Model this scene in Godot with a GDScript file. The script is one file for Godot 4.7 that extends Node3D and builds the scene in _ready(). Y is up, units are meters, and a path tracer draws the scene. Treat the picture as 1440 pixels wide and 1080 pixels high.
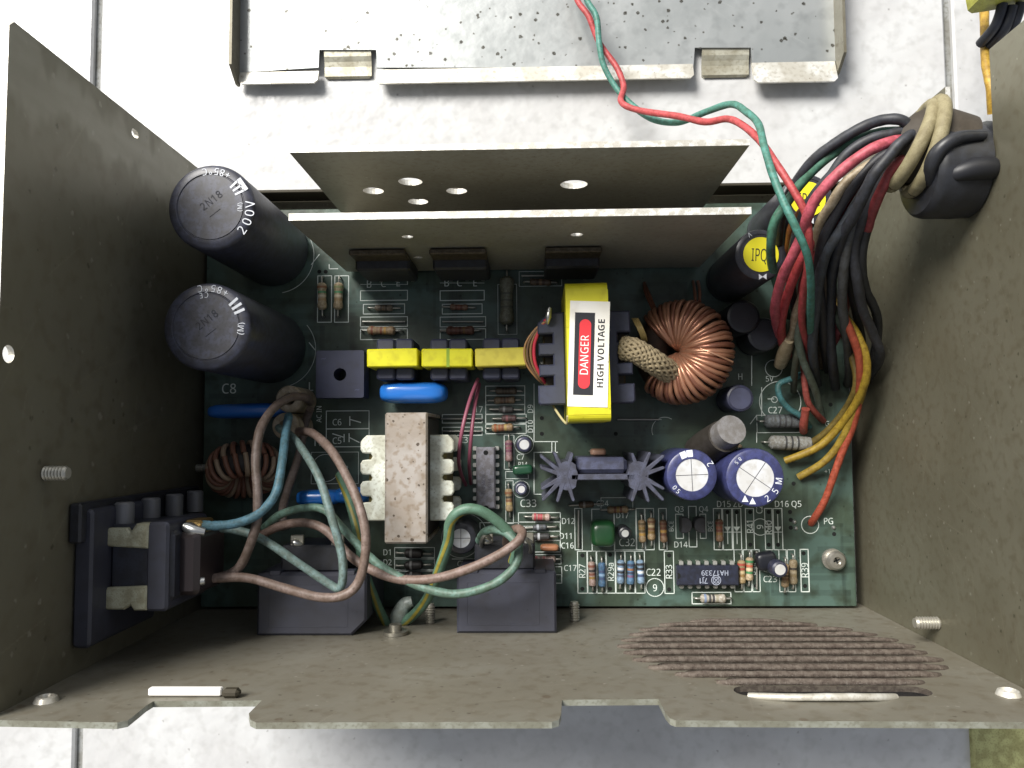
extends Node3D

# A close-up, built in millimetres and stored in metres: x to the right, y up from the top of the circuit board, z towards the viewer.
const MM := 0.001
const TOP := 96.0        # height of the case walls over the board
const BASE := -8.0       # top of the base plate
const FLOOR := -10.0

var used := {}
var mats := {}
var texs := {}
var rng := RandomNumberGenerator.new()


# ---------------------------------------------------------------- mesh helper
class Shape:
	var st := SurfaceTool.new()
	var n := 0
	func _init():
		st.begin(Mesh.PRIMITIVE_TRIANGLES)

	func tri(a: Vector3, b: Vector3, c: Vector3, na := Vector3.ZERO, nb := Vector3.ZERO, nc := Vector3.ZERO, ua := Vector2.ZERO, ub := Vector2.ZERO, uc := Vector2.ZERO):
		var g := (c - a).cross(b - a)
		if g.length_squared() < 1e-14:
			return
		if na == Vector3.ZERO:
			na = g.normalized(); nb = na; nc = na
		elif g.dot(na + nb + nc) < 0.0:
			var t := b; b = c; c = t
			var tn := nb; nb = nc; nc = tn
			var tu := ub; ub = uc; uc = tu
		st.set_normal(na); st.set_uv(ua); st.add_vertex(a * 0.001)
		st.set_normal(nb); st.set_uv(ub); st.add_vertex(b * 0.001)
		st.set_normal(nc); st.set_uv(uc); st.add_vertex(c * 0.001)
		n += 1

	func flat(a: Vector3, b: Vector3, c: Vector3, nn: Vector3):
		tri(a, b, c, nn, nn, nn)

	func quad(a: Vector3, b: Vector3, c: Vector3, d: Vector3, nn := Vector3.ZERO):
		if nn == Vector3.ZERO:
			nn = (c - a).cross(b - a).normalized()
		flat(a, b, c, nn)
		flat(a, c, d, nn)

	# a box with chamfered edges, in the axes of t (mm)
	func box(t: Transform3D, size: Vector3, ch := 0.25):
		var h := size * 0.5
		ch = minf(ch, minf(h.x, minf(h.y, h.z)) * 0.9)
		var ax := [Vector3.RIGHT, Vector3.UP, Vector3.BACK]
		for k in 3:
			for s in [-1.0, 1.0]:
				var i := (k + 1) % 3
				var j := (k + 2) % 3
				var c: Vector3 = ax[k] * h[k] * s
				var u: Vector3 = ax[i] * (h[i] - ch)
				var v: Vector3 = ax[j] * (h[j] - ch)
				quad(t * (c - u - v), t * (c + u - v), t * (c + u + v), t * (c - u + v), (t.basis * (ax[k] * s)).normalized())
		for k in 3:                                 # edge chamfers
			var i := (k + 1) % 3
			var j := (k + 2) % 3
			for si in [-1.0, 1.0]:
				for sj in [-1.0, 1.0]:
					var l: Vector3 = ax[k] * (h[k] - ch)
					var p1: Vector3 = ax[i] * h[i] * si + ax[j] * (h[j] - ch) * sj
					var p2: Vector3 = ax[i] * (h[i] - ch) * si + ax[j] * h[j] * sj
					quad(t * (p1 - l), t * (p1 + l), t * (p2 + l), t * (p2 - l), (t.basis * (ax[i] * si + ax[j] * sj)).normalized())
		for sx in [-1.0, 1.0]:
			for sy in [-1.0, 1.0]:
				for sz in [-1.0, 1.0]:
					var s := Vector3(sx, sy, sz)
					var a := Vector3(h.x, h.y - ch, h.z - ch) * s
					var b := Vector3(h.x - ch, h.y, h.z - ch) * s
					var c := Vector3(h.x - ch, h.y - ch, h.z) * s
					flat(t * a, t * b, t * c, (t.basis * s).normalized())

	# a surface of revolution about t's y axis; profile is (radius, height), with sharp corners where they turn by more than 35 degrees
	func lathe(t: Transform3D, profile: Array, segs := 24, arc0 := 0.0, arc1 := TAU):
		for k in profile.size() - 1:
			var p: Vector2 = profile[k]
			var q: Vector2 = profile[k + 1]
			if p.is_equal_approx(q):
				continue
			var d := (q - p).normalized()
			var np := Vector2(d.y, -d.x)
			var n0 := np
			var n1 := np
			if k > 0:
				var e := (p - (profile[k - 1] as Vector2)).normalized()
				if e.dot(d) > 0.8:
					n0 = (np + Vector2(e.y, -e.x)).normalized()
			if k < profile.size() - 2:
				var e := ((profile[k + 2] as Vector2) - q).normalized()
				if e.dot(d) > 0.8:
					n1 = (np + Vector2(e.y, -e.x)).normalized()
			for s in segs:
				var a0 := lerpf(arc0, arc1, float(s) / segs)
				var a1 := lerpf(arc0, arc1, float(s + 1) / segs)
				var c0 := Vector3(cos(a0), 0, sin(a0))
				var c1 := Vector3(cos(a1), 0, sin(a1))
				var up := Vector3.UP
				var A: Vector3 = t * (c0 * p.x + up * p.y)
				var B: Vector3 = t * (c1 * p.x + up * p.y)
				var C: Vector3 = t * (c1 * q.x + up * q.y)
				var D: Vector3 = t * (c0 * q.x + up * q.y)
				var nA: Vector3 = (t.basis * (c0 * n0.x + up * n0.y)).normalized()
				var nB: Vector3 = (t.basis * (c1 * n0.x + up * n0.y)).normalized()
				var nC: Vector3 = (t.basis * (c1 * n1.x + up * n1.y)).normalized()
				var nD: Vector3 = (t.basis * (c0 * n1.x + up * n1.y)).normalized()
				tri(A, B, C, nA, nB, nC)
				tri(A, C, D, nA, nC, nD)

	# an outline in the u, v axes swept along w, with holes; the rims go to edge (another Shape) when there is one
	func plate(o: Vector3, u: Vector3, v: Vector3, w: Vector3, outline: Array, holes := [], edge: Shape = null, hole_edge: Shape = null):
		var ring := PackedVector2Array(outline)
		if Geometry2D.is_polygon_clockwise(ring):
			ring.reverse()
		var loops := [ring]
		var merged := ring.duplicate()
		for hole in holes:
			var hr := PackedVector2Array(hole)
			if not Geometry2D.is_polygon_clockwise(hr):
				hr.reverse()
			loops.append(hr)
		for li in range(1, loops.size()):
			var hr: PackedVector2Array = loops[li]
			var best := 1e18
			var bi := 0
			var bj := 0
			for i in merged.size():
				for j in hr.size():
					var d := merged[i].distance_squared_to(hr[j])
					if d < best:
						var ok := true
						for m in merged.size():
							var m2 := (m + 1) % merged.size()
							if merged[m].is_equal_approx(merged[i]) or merged[m2].is_equal_approx(merged[i]):
								continue
							if Geometry2D.segment_intersects_segment(merged[i], hr[j], merged[m], merged[m2]) != null:
								ok = false
								break
						for other in loops:
							if not ok:
								break
							for m in other.size():
								var m2: int = (m + 1) % other.size()
								if other[m].is_equal_approx(hr[j]) or other[m2].is_equal_approx(hr[j]) or other[m].is_equal_approx(merged[i]) or other[m2].is_equal_approx(merged[i]):
									continue
								if Geometry2D.segment_intersects_segment(merged[i], hr[j], other[m], other[m2]) != null:
									ok = false
									break
						if ok:
							best = d; bi = i; bj = j
			var out := PackedVector2Array()
			for i in bi + 1:
				out.append(merged[i])
			for k in hr.size() + 1:
				out.append(hr[(bj + k) % hr.size()])
			var off := (hr[bj] - merged[bi]).orthogonal().normalized() * 0.0005
			out[out.size() - 1] += off
			out.append(merged[bi] + off)
			for i in range(bi + 1, merged.size()):
				out.append(merged[i])
			merged = out
		var ix := Geometry2D.triangulate_polygon(merged)
		if ix.is_empty():
			merged.reverse()
			ix = Geometry2D.triangulate_polygon(merged)
		if ix.is_empty():
			print("plate not triangulated ", outline.size(), " ", holes.size())
		var wn := w.normalized()
		var inset := {}
		for k in range(0, ix.size(), 3):
			var a := merged[ix[k]]
			var b := merged[ix[k + 1]]
			var c := merged[ix[k + 2]]
			var A := o + u * a.x + v * a.y
			var B := o + u * b.x + v * b.y
			var C := o + u * c.x + v * c.y
			flat(A, B, C, -wn)
			flat(A + w, B + w, C + w, wn)
		for li in loops.size():
			var e: Shape = edge if edge else self
			if hole_edge and li > 0:
				e = hole_edge
			var r: PackedVector2Array = loops[li]
			for i in r.size():
				var a := r[i]
				var b := r[(i + 1) % r.size()]
				var d := (b - a).normalized()
				var nn := (u * d.y - v * d.x).normalized()
				var A := o + u * a.x + v * a.y
				var B := o + u * b.x + v * b.y
				e.quad(A, B, B + w, A + w, nn)

	# an upright prism on an outline in x, z, with its top edge chamfered
	func prism(outline: Array, y0: float, y1: float, ch := 0.3, t := Transform3D()):
		var r := PackedVector2Array(outline)
		if Geometry2D.is_polygon_clockwise(r):
			r.reverse()
		var n := r.size()
		var inn := PackedVector2Array()
		for i in n:
			var e0 := (r[i] - r[(i + n - 1) % n]).normalized()
			var e1 := (r[(i + 1) % n] - r[i]).normalized()
			var n0 := Vector2(e0.y, -e0.x)
			var n1 := Vector2(e1.y, -e1.x)
			var m := (n0 + n1)
			m = m / maxf(0.35, 1.0 + n0.dot(n1))
			inn.append(r[i] - m * ch)
		var ix := Geometry2D.triangulate_polygon(inn)
		for k in range(0, ix.size(), 3):
			var q := [inn[ix[k]], inn[ix[k + 1]], inn[ix[k + 2]]]
			flat(t * Vector3(q[0].x, y1, q[0].y), t * Vector3(q[1].x, y1, q[1].y), t * Vector3(q[2].x, y1, q[2].y), t.basis * Vector3.UP)
		ix = Geometry2D.triangulate_polygon(r)
		for k in range(0, ix.size(), 3):
			var q := [r[ix[k]], r[ix[k + 1]], r[ix[k + 2]]]
			flat(t * Vector3(q[0].x, y0, q[0].y), t * Vector3(q[1].x, y0, q[1].y), t * Vector3(q[2].x, y0, q[2].y), t.basis * Vector3.DOWN)
		for i in n:
			var a := r[i]
			var b := r[(i + 1) % n]
			var c := inn[i]
			var d := inn[(i + 1) % n]
			var e := (b - a).normalized()
			var nn := Vector3(e.y, 0, -e.x)
			quad(t * Vector3(a.x, y0, a.y), t * Vector3(b.x, y0, b.y), t * Vector3(b.x, y1 - ch, b.y), t * Vector3(a.x, y1 - ch, a.y), t.basis * nn)
			if ch > 0.0:
				quad(t * Vector3(a.x, y1 - ch, a.y), t * Vector3(b.x, y1 - ch, b.y), t * Vector3(d.x, y1, d.y), t * Vector3(c.x, y1, c.y), (t.basis * (nn + Vector3.UP)).normalized())

	# a round bar along a smooth path through the points; r may be one number or one per point; squash flattens it
	func tube(points: Array, r, segs := 10, steps := 6, caps := true, twist := 0.0):
		var path := Shape.smooth(points, steps)
		var rad := func(k: int) -> float:
			if r is Array:
				var f: float = float(k) / maxf(1.0, path.size() - 1) * (r.size() - 1)
				var i := mini(int(f), r.size() - 2)
				return lerpf(r[i], r[i + 1], f - i)
			return r
		var up := Vector3.UP
		var d0: Vector3 = (path[1] - path[0]).normalized()
		if absf(d0.y) > 0.9:
			up = Vector3.RIGHT
		var side := d0.cross(up).normalized()
		var rings := []
		for k in path.size():
			var d: Vector3
			if k == 0: d = path[1] - path[0]
			elif k == path.size() - 1: d = path[k] - path[k - 1]
			else: d = path[k + 1] - path[k - 1]
			d = d.normalized()
			side = (side - d * side.dot(d)).normalized()
			var other := d.cross(side)
			var ring := []
			for s in segs:
				var a := TAU * s / segs + twist * k
				var nn := side * cos(a) + other * sin(a)
				ring.append([path[k] + nn * rad.call(k), nn])
			rings.append([ring, d])
		for k in path.size() - 1:
			var A: Array = rings[k][0]
			var B: Array = rings[k + 1][0]
			for s in segs:
				var s2 := (s + 1) % segs
				tri(A[s][0], A[s2][0], B[s2][0], A[s][1], A[s2][1], B[s2][1])
				tri(A[s][0], B[s2][0], B[s][0], A[s][1], B[s2][1], B[s][1])
		if caps:
			for e in [0, path.size() - 1]:
				var R: Array = rings[e][0]
				var nn: Vector3 = rings[e][1] * (-1.0 if e == 0 else 1.0)
				for s in segs:
					flat(path[e], R[s][0], R[(s + 1) % segs][0], nn)

	static func smooth(points: Array, steps: int) -> Array:
		var out := []
		var n := points.size()
		if n == 2 or steps <= 1:
			return points.duplicate()
		for i in n - 1:
			var p0: Vector3 = points[maxi(i - 1, 0)]
			var p1: Vector3 = points[i]
			var p2: Vector3 = points[i + 1]
			var p3: Vector3 = points[mini(i + 2, n - 1)]
			for s in steps:
				out.append(p1.cubic_interpolate(p2, p0, p3, float(s) / steps))
		out.append(points[n - 1])
		return out

	# lettering lying in the axes of t: x along the line, y up the letters, z out of the surface (mm)
	func letters(t: Transform3D, text: String, height: float, font: Font, depth := 0.06):
		var m := TextMesh.new()
		m.text = text
		m.font = font
		m.font_size = 32
		m.pixel_size = 1.0 / 23.0          # capitals about one unit high
		m.depth = 0.0
		m.curve_step = 2.0
		var a := m.get_mesh_arrays()
		if a.is_empty() or a[Mesh.ARRAY_VERTEX] == null:
			return
		var v: PackedVector3Array = a[Mesh.ARRAY_VERTEX]
		var ix: PackedInt32Array = a[Mesh.ARRAY_INDEX]
		var nn := (t.basis * Vector3.BACK).normalized()
		for k in range(0, ix.size(), 3):
			flat(t * (Vector3(v[ix[k]].x, v[ix[k]].y, 0) * height + Vector3(0, 0, depth)), t * (Vector3(v[ix[k + 1]].x, v[ix[k + 1]].y, 0) * height + Vector3(0, 0, depth)), t * (Vector3(v[ix[k + 2]].x, v[ix[k + 2]].y, 0) * height + Vector3(0, 0, depth)), nn)


static func circle(c: Vector2, r: float, segs := 20, ry := 0.0) -> Array:
	var out := []
	for s in segs:
		var a := TAU * s / segs
		out.append(c + Vector2(cos(a) * r, sin(a) * (ry if ry > 0.0 else r)))
	return out

static func round_rect(c: Vector2, s: Vector2, r: float, segs := 4) -> Array:
	var out := []
	for q in 4:
		var cc: Vector2 = c + Vector2((s.x / 2 - r) * [1, -1, -1, 1][q], (s.y / 2 - r) * [1, 1, -1, -1][q])
		for k in segs + 1:
			var a := PI / 2 * (q + float(k) / segs)
			out.append(cc + Vector2(cos(a), sin(a)) * r)
	return out

static func at(p: Vector3, turn := 0.0) -> Transform3D:
	return Transform3D(Basis(Vector3.UP, deg_to_rad(turn)), p)

# a frame whose y axis runs along d
static func along(p: Vector3, d: Vector3) -> Transform3D:
	var y := d.normalized()
	var x := y.cross(Vector3.BACK if absf(y.z) < 0.9 else Vector3.RIGHT).normalized()
	return Transform3D(Basis(x, y, x.cross(y)), p)

# letters lying flat on a surface facing up, turned anticlockwise as seen from above
static func lying(p: Vector3, turn := 0.0) -> Transform3D:
	return Transform3D(Basis(Vector3.UP, deg_to_rad(turn)) * Basis(Vector3.RIGHT, -PI / 2), p)


# ---------------------------------------------------------------- objects
func numbered(called: String) -> String:
	if not used.has(called):
		used[called] = 0
		return called
	used[called] += 1
	return "%s_%03d" % [called, used[called]]

func tag(o: Node3D, label: String, category: String, group := "", kind := ""):
	if label: o.set_meta("label", label)
	if category: o.set_meta("category", category)
	if group: o.set_meta("group", group)
	if kind: o.set_meta("kind", kind)
	return o

func thing(called: String, label: String, category: String, where := Vector3.ZERO, group := "") -> Node3D:
	var o := Node3D.new()
	o.name = numbered(called)
	add_child(o)
	o.position = where * MM
	tag(o, label, category, group)
	return o

# commits a shape as one mesh; shapes drawn in scene coordinates are moved back into the axes of their thing
func put(called: String, s: Shape, m: Material, parent: Node3D, local := false) -> MeshInstance3D:
	var o := MeshInstance3D.new()
	o.name = called
	parent.add_child(o, true)
	o.mesh = s.st.commit()
	o.material_override = null
	if o.mesh.get_surface_count() > 0:
		o.mesh.surface_set_material(0, m)
	o.cast_shadow = GeometryInstance3D.SHADOW_CASTING_SETTING_ON
	if not local:
		var p := parent
		var back := Vector3.ZERO
		while p != self:
			back -= p.position
			p = p.get_parent()
		o.position = back
	return o


# ---------------------------------------------------------------- materials
func hexc(h: String) -> Color:
	return Color.html(h)

func mat(called: String, color: String, rough := 0.6, metal := 0.0, tex := "", scale := 25.0, bump := "", bump_scale := 0.3, spec := 0.5) -> StandardMaterial3D:
	var key := "%s|%s|%s|%s|%s|%s|%s|%s|%s" % [called, color, rough, metal, tex, scale, bump, bump_scale, spec]
	if mats.has(key):
		return mats[key]
	var m := StandardMaterial3D.new()
	m.resource_name = called
	m.albedo_color = hexc(color)
	m.roughness = rough
	m.metallic = metal
	m.metallic_specular = spec
	if tex:
		m.albedo_texture = texs[tex]
	if bump:
		m.normal_enabled = true
		m.normal_texture = texs[bump]
		m.normal_scale = bump_scale
	if tex or bump:
		m.uv1_triplanar = true
		m.uv1_scale = Vector3.ONE * scale
	mats[key] = m
	return m

func noise(freq: float, octaves := 4, sd := 1, kind := FastNoiseLite.TYPE_SIMPLEX_SMOOTH) -> FastNoiseLite:
	var n := FastNoiseLite.new()
	n.noise_type = kind
	n.frequency = freq
	n.fractal_octaves = octaves
	n.seed = sd
	return n

# a mottled picture: three tones blended by coarse and fine noise, then specks and scratches
func mottle(size: int, a: Color, b: Color, c: Color, f1: float, f2: float, sd: int, specks := [], scratches := 0, scratch_color := Color.WHITE) -> ImageTexture:
	var n1 := noise(f1, 4, sd).get_seamless_image(size, size)
	var n2 := noise(f2, 3, sd + 7).get_seamless_image(size, size)
	var im := Image.create(size, size, false, Image.FORMAT_RGB8)
	for y in size:
		for x in size:
			var p := smoothstep(0.25, 0.75, n1.get_pixel(x, y).r)
			var q := n2.get_pixel(x, y).r
			im.set_pixel(x, y, a.lerp(b, p).lerp(c, clampf((q - 0.5) * 1.6, 0.0, 0.7)))
	var r := RandomNumberGenerator.new()
	r.seed = sd * 31 + 5
	for s in specks:                     # [count, smallest, largest, colour, opacity]
		for k in s[0]:
			var w := r.randi_range(s[1], s[2])
			var x0 := r.randi_range(1, size - w - 2)
			var y0 := r.randi_range(1, size - w - 2)
			for dy in w:
				for dx in w:
					if Vector2(dx - (w - 1) * 0.5, dy - (w - 1) * 0.5).length() <= w * 0.5 + r.randf_range(-0.4, 0.3):
						im.set_pixel(x0 + dx, y0 + dy, im.get_pixel(x0 + dx, y0 + dy).lerp(s[3], s[4] * r.randf_range(0.5, 1.0)))
	for k in scratches:
		var p := Vector2(r.randf() * size, r.randf() * size)
		var d := Vector2.from_angle(r.randf_range(-0.9, 0.9) + 0.5)
		var o := r.randf_range(0.1, 0.35)
		for i in r.randi_range(10, 60):
			var q := p + d * i
			var xi := posmod(int(q.x), size)
			var yi := posmod(int(q.y), size)
			im.set_pixel(xi, yi, im.get_pixel(xi, yi).lerp(scratch_color, o))
	return ImageTexture.create_from_image(im)

# the same steel with a pale sheen painted into its colour as a band
func sheen_banded(t: ImageTexture) -> ImageTexture:
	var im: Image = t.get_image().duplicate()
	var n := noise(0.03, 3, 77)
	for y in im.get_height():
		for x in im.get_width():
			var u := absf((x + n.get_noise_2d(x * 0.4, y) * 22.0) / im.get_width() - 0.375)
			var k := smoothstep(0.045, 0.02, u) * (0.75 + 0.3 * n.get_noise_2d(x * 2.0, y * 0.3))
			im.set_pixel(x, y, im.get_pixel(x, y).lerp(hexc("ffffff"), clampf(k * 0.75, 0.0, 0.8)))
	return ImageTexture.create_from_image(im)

# thin straight tracks under the solder mask
func tracked(t: ImageTexture) -> ImageTexture:
	var im: Image = t.get_image().duplicate()
	var r := RandomNumberGenerator.new()
	r.seed = 99
	for k in 90:
		var p := Vector2i(r.randi_range(0, 460), r.randi_range(0, 460))
		var tone := 0.10 if r.randf() < 0.6 else -0.10
		for leg in 3:
			var l := r.randi_range(20, 110)
			var w := r.randi_range(4, 9)
			var sz := Vector2i(l, w) if (leg + k) % 2 == 0 else Vector2i(w, l)
			for y in range(p.y, mini(p.y + sz.y, 512)):
				for x in range(p.x, mini(p.x + sz.x, 512)):
					var c := im.get_pixel(x, y)
					im.set_pixel(x, y, c.lightened(tone) if tone > 0 else c.darkened(-tone))
			p += Vector2i(l - w, 0) if (leg + k) % 2 == 0 else Vector2i(0, l - w)
			p = p.clamp(Vector2i.ZERO, Vector2i(505, 505))
	return ImageTexture.create_from_image(im)

func bumps(size: int, f: float, sd: int, strength: float, octaves := 3) -> ImageTexture:
	var im := noise(f, octaves, sd).get_seamless_image(size, size)
	im.convert(Image.FORMAT_RGBA8)
	im.bump_map_to_normal_map(strength)
	return ImageTexture.create_from_image(im)

func make_textures():
	texs.case = mottle(512, hexc("cfcdc3"), hexc("c4c1b5"), hexc("b3ab9c"), 0.004, 0.06, 3, [[200, 1, 2, hexc("ffffff"), 0.55], [110, 2, 3, hexc("ffffff"), 0.9], [12, 3, 5, hexc("ffffff"), 0.8], [200, 1, 3, hexc("4b4433"), 0.45]], 140, hexc("f2f0e2"))
	texs.worn = mottle(512, hexc("d3d2cc"), hexc("cac7be"), hexc("b2aa9c"), 0.005, 0.05, 4, [[260, 1, 2, hexc("ffffff"), 0.6], [60, 2, 3, hexc("ffffff"), 0.9], [300, 1, 3, hexc("4b4033"), 0.5], [30, 4, 8, hexc("7a5a44"), 0.35]], 220, hexc("f5f2ea"))
	texs.sheen_band = sheen_banded(texs.case)
	texs.dust = mottle(512, hexc("ffffff"), hexc("d8d4cc"), hexc("b4ada0"), 0.012, 0.08, 11, [[500, 1, 2, hexc("ffffff"), 0.7], [200, 1, 2, hexc("6b6455"), 0.6]])
	texs.smudge = mottle(256, hexc("ffffff"), hexc("f3f1ec"), hexc("dcd7cd"), 0.01, 0.03, 15, [[60, 1, 2, hexc("8c8370"), 0.5], [40, 1, 2, hexc("ffffff"), 0.8]], 14, hexc("ffffff"))
	texs.grime = mottle(512, hexc("ffffff"), hexc("cbc3b6"), hexc("8f877a"), 0.02, 0.06, 13, [[300, 1, 2, hexc("efe9dd"), 0.7], [300, 1, 3, hexc("6b6455"), 0.5]])
	texs.lid = mottle(512, hexc("f0f2f2"), hexc("dfe2e2"), hexc("cbcece"), 0.008, 0.04, 19, [[330, 2, 4, hexc("3a352b"), 0.9], [500, 1, 2, hexc("4a4438"), 0.8]], 50, hexc("ffffff"))
	texs.tile = mottle(512, hexc("faf9f6"), hexc("efedea"), hexc("e0deda"), 0.01, 0.06, 23, [[90, 1, 2, hexc("8e8a84"), 0.5]])
	texs.pcb = mottle(512, hexc("ffffff"), hexc("cdc2ae"), hexc("998c78"), 0.007, 0.03, 29, [[300, 1, 2, hexc("ffffff"), 0.4], [200, 1, 3, hexc("3a362c"), 0.5]])
	texs.pcb = tracked(texs.pcb)
	texs.foil = mottle(256, hexc("ffffff"), hexc("e6e0d8"), hexc("b9a58c"), 0.012, 0.05, 37, [[70, 2, 6, hexc("4d3f30"), 0.9], [120, 1, 3, hexc("5f5040"), 0.7]], 20, hexc("fff8ee"))
	texs.rust = mottle(256, hexc("c8c2bc"), hexc("8c8079"), hexc("e8e2dc"), 0.05, 0.2, 41, [[700, 1, 2, hexc("ffffff"), 0.9], [120, 2, 3, hexc("ffffff"), 0.9], [260, 1, 3, hexc("3b322c"), 0.7]])
	texs.bump_tile = bumps(512, 0.035, 5, 3.0)
	texs.bump_fine = bumps(256, 0.2, 6, 2.0)
	texs.bump_case = bumps(512, 0.03, 9, 1.5, 4)


# ---------------------------------------------------------------- setting
func build_floor():
	var root := thing("tile_floor", "", "")
	root.set_meta("kind", "structure")
	var g := Shape.new()
	g.box(at(Vector3(0, FLOOR - 6.0, 0)), Vector3(2600, 8, 2600), 0.0)
	put("grout", g, mat("grout", "8d8f8e", 0.9, 0.0, "dust", 14.0), root)
	var x0 := (-145.92)
	var size := (137.20) - (-145.92)
	var t := Shape.new()
	t.prism(round_rect(Vector2.ZERO, Vector2(size - 2.6, size - 2.6), 1.5, 3), -4.0, 0.0, 0.7)
	var mesh := t.st.commit()
	mesh.surface_set_material(0, mat("glazed tile", "c4c6c9", 0.27, 0.0, "tile", 6.0, "bump_tile", 0.2))
	for i in range(-4, 5):
		for k in range(-4, 5):
			var o := MeshInstance3D.new()
			o.name = "tile"
			o.mesh = mesh
			o.position = Vector3(x0 + size * (i + 0.5), FLOOR, -160.0 + size * (k + 0.5)) * MM
			root.add_child(o, true)


# a threaded stud from p along d
func stud(p: Vector3, d: Vector3, length: float, r: float, parent: Node3D, m: Material):
	var s := Shape.new()
	var prof := [Vector2(r * 0.8, 0)]
	var y := 0.0
	while y < length - 0.6:
		prof.append(Vector2(r * 0.8, y + 0.05))
		prof.append(Vector2(r, y + 0.35))
		prof.append(Vector2(r * 0.8, y + 0.65))
		y += 0.7
	prof.append(Vector2(r * 0.75, length))
	prof.append(Vector2(0, length))
	s.lathe(along(p, d), prof, 14)
	put("stud", s, m, parent)


func build_case():
	var c := thing("power_supply_case", "open olive grey steel case with slotted fan grille, standing on white tiles", "case")
	var steel := mat("olive steel", "8d8b7e", 0.44, 0.4, "case", 9.0, "bump_case", 0.12)
	var bare := mat("bare steel edge", "d9d8d2", 0.38, 0.35, "dust", 22.0)
	var zinc := mat("zinc thread", "b4b1a6", 0.38, 0.7)
	# base plate and the low rear lip
	var s := Shape.new()
	s.box(at(Vector3(-1.5, BASE - 0.5, -12.0)), Vector3(203.0, 1.0, 131.5), 0.0)
	put("base_plate", s, steel, c)
	s = Shape.new()
	s.box(at(Vector3(-1.5, -2.6, -77.3)), Vector3(202.8, 9.6, 1.0), 0.2)
	put("rear_lip", s, mat("dark lip", "4b463a", 0.7, 0.2, "case", 9.0), c)
	# left wall
	s = Shape.new()
	var e := Shape.new()
	s.plate(Vector3(-104, 0, 0), Vector3.BACK, Vector3.UP, Vector3(-1.2, 0, 0), [Vector2(-84, -9.6), Vector2(54.2, -9.6), Vector2(54.2, TOP), Vector2(-82.5, TOP), Vector2(-84, TOP - 1.5)],
		[circle(Vector2(-16.8, 92.9), 1.8), round_rect(Vector2(-79.86, 44.99), Vector2(2.0, 3.6), 0.9), round_rect(Vector2(31, 54), Vector2(24, 22), 1.0)], e)
	var w := put("left_wall", s, mat("olive steel painted sheen", "908e82", 0.44, 0.4, "sheen_band", 5.0, "bump_case", 0.12), c)  # wall colour carries the painted sheen band
	put("cut_edge", e, bare, w)
	# right wall with the cable slot that opens to the rear
	s = Shape.new(); e = Shape.new()
	var o := [Vector2(-84, -9.6), Vector2(54.2, -9.6), Vector2(54.2, TOP), Vector2(-84, TOP), Vector2(-84, 74.5)]
	for k in 9:
		var a := PI / 2 - PI * k / 8.0
		o.append(Vector2(-60, 65) + Vector2(cos(a), sin(a)) * 9.5)
	o.append(Vector2(-84, 55.5))
	s.plate(Vector3(101, 0, 0), Vector3.BACK, Vector3.UP, Vector3(1.2, 0, 0), o, [], e)
	w = put("right_wall", s, steel, c)
	put("cut_edge", e, bare, w)
	# front wall: two notches in its top edge, slots of the fan grille
	s = Shape.new(); e = Shape.new()
	o = [Vector2(-103.9, -9.6), Vector2(-103.9, TOP), Vector2(-78.12, 97.22), Vector2(-76.68, 96.09), Vector2(-76.87, 93.01), Vector2(-77.23, 87.72), Vector2(-77.03, 85.15), Vector2(-55.22, 84.61), Vector2(-55.16, 92.09), Vector2(-53.66, 95.57), Vector2(-52.06, 97.06), Vector2(2.96, 96.33), Vector2(4.32, 95.2), Vector2(4.82, 92.13), Vector2(5.25, 83.89), Vector2(24.64, 83.36), Vector2(24.71, 91.62), Vector2(25.07, 94.32), Vector2(25.93, 95.44), Vector2(100.9, TOP), Vector2(100.9, -9.6)]
	var ribs := [[Vector2(44.13, 17.93), Vector2(69.48, 18.03)], [Vector2(34.9, 22.11), Vector2(77.68, 22.26)], [Vector2(28.67, 27.74), Vector2(85.13, 27.89)], [Vector2(25.16, 33.11), Vector2(89.45, 33.23)], [Vector2(22.46, 38.93), Vector2(92.36, 39.01)], [Vector2(20.9, 45.11), Vector2(93.58, 45.13)], [Vector2(21.81, 50.93), Vector2(93.72, 50.9)], [Vector2(23.27, 57.02), Vector2(94.54, 56.93)], [Vector2(26, 63.28), Vector2(92.51, 63.14)], [Vector2(31.11, 68.61), Vector2(88.28, 68.45)], [Vector2(38.97, 74.1), Vector2(82.13, 73.95)], [Vector2(43.2, 82.84), Vector2(72.31, 82.7)]]
	var holes := []
	for k in ribs.size() - 1:
		var p: Vector2 = ribs[k][0]
		var q: Vector2 = ribs[k][1]
		var p2: Vector2 = ribs[k + 1][0]
		var q2: Vector2 = ribs[k + 1][1]
		var x1 := maxf(p.x, p2.x) + 2.0
		var x2 := minf(q.x, q2.x) - 2.0
		if k == ribs.size() - 2:
			x1 = p.x + 2.0
			x2 = q.x - 1.0
		var gap := p2.y - p.y
		holes.append(round_rect(Vector2((x1 + x2) / 2, p.y + gap * 0.46), Vector2(x2 - x1, gap * 0.76), gap * 0.37))
	var he := Shape.new()
	var pl: Vector2 = ribs[11][0]
	var ql: Vector2 = ribs[11][1]
	holes.append(round_rect(Vector2((pl.x + ql.x) / 2 + 2, pl.y + 0.2), Vector2(ql.x - pl.x - 12, 2.2), 1.0))
	s.plate(Vector3(0, 0, 53), Vector3.RIGHT, Vector3.UP, Vector3(0, 0, 1.2), o, holes, e, he)
	w = put("front_wall", s, mat("worn steel", "97948b", 0.5, 0.25, "worn", 8.0, "bump_case", 0.15), c)
	put("cut_edge", e, mat("worn edge", "8f9186", 0.45, 0.3, "dust", 22.0), w)
	put("slot_rim", he, mat("dusty slot shade", "5b554d", 0.85, 0.0, "rust", 40.0), w)  # dust colour darkened, painting shade into the slot gaps
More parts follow.
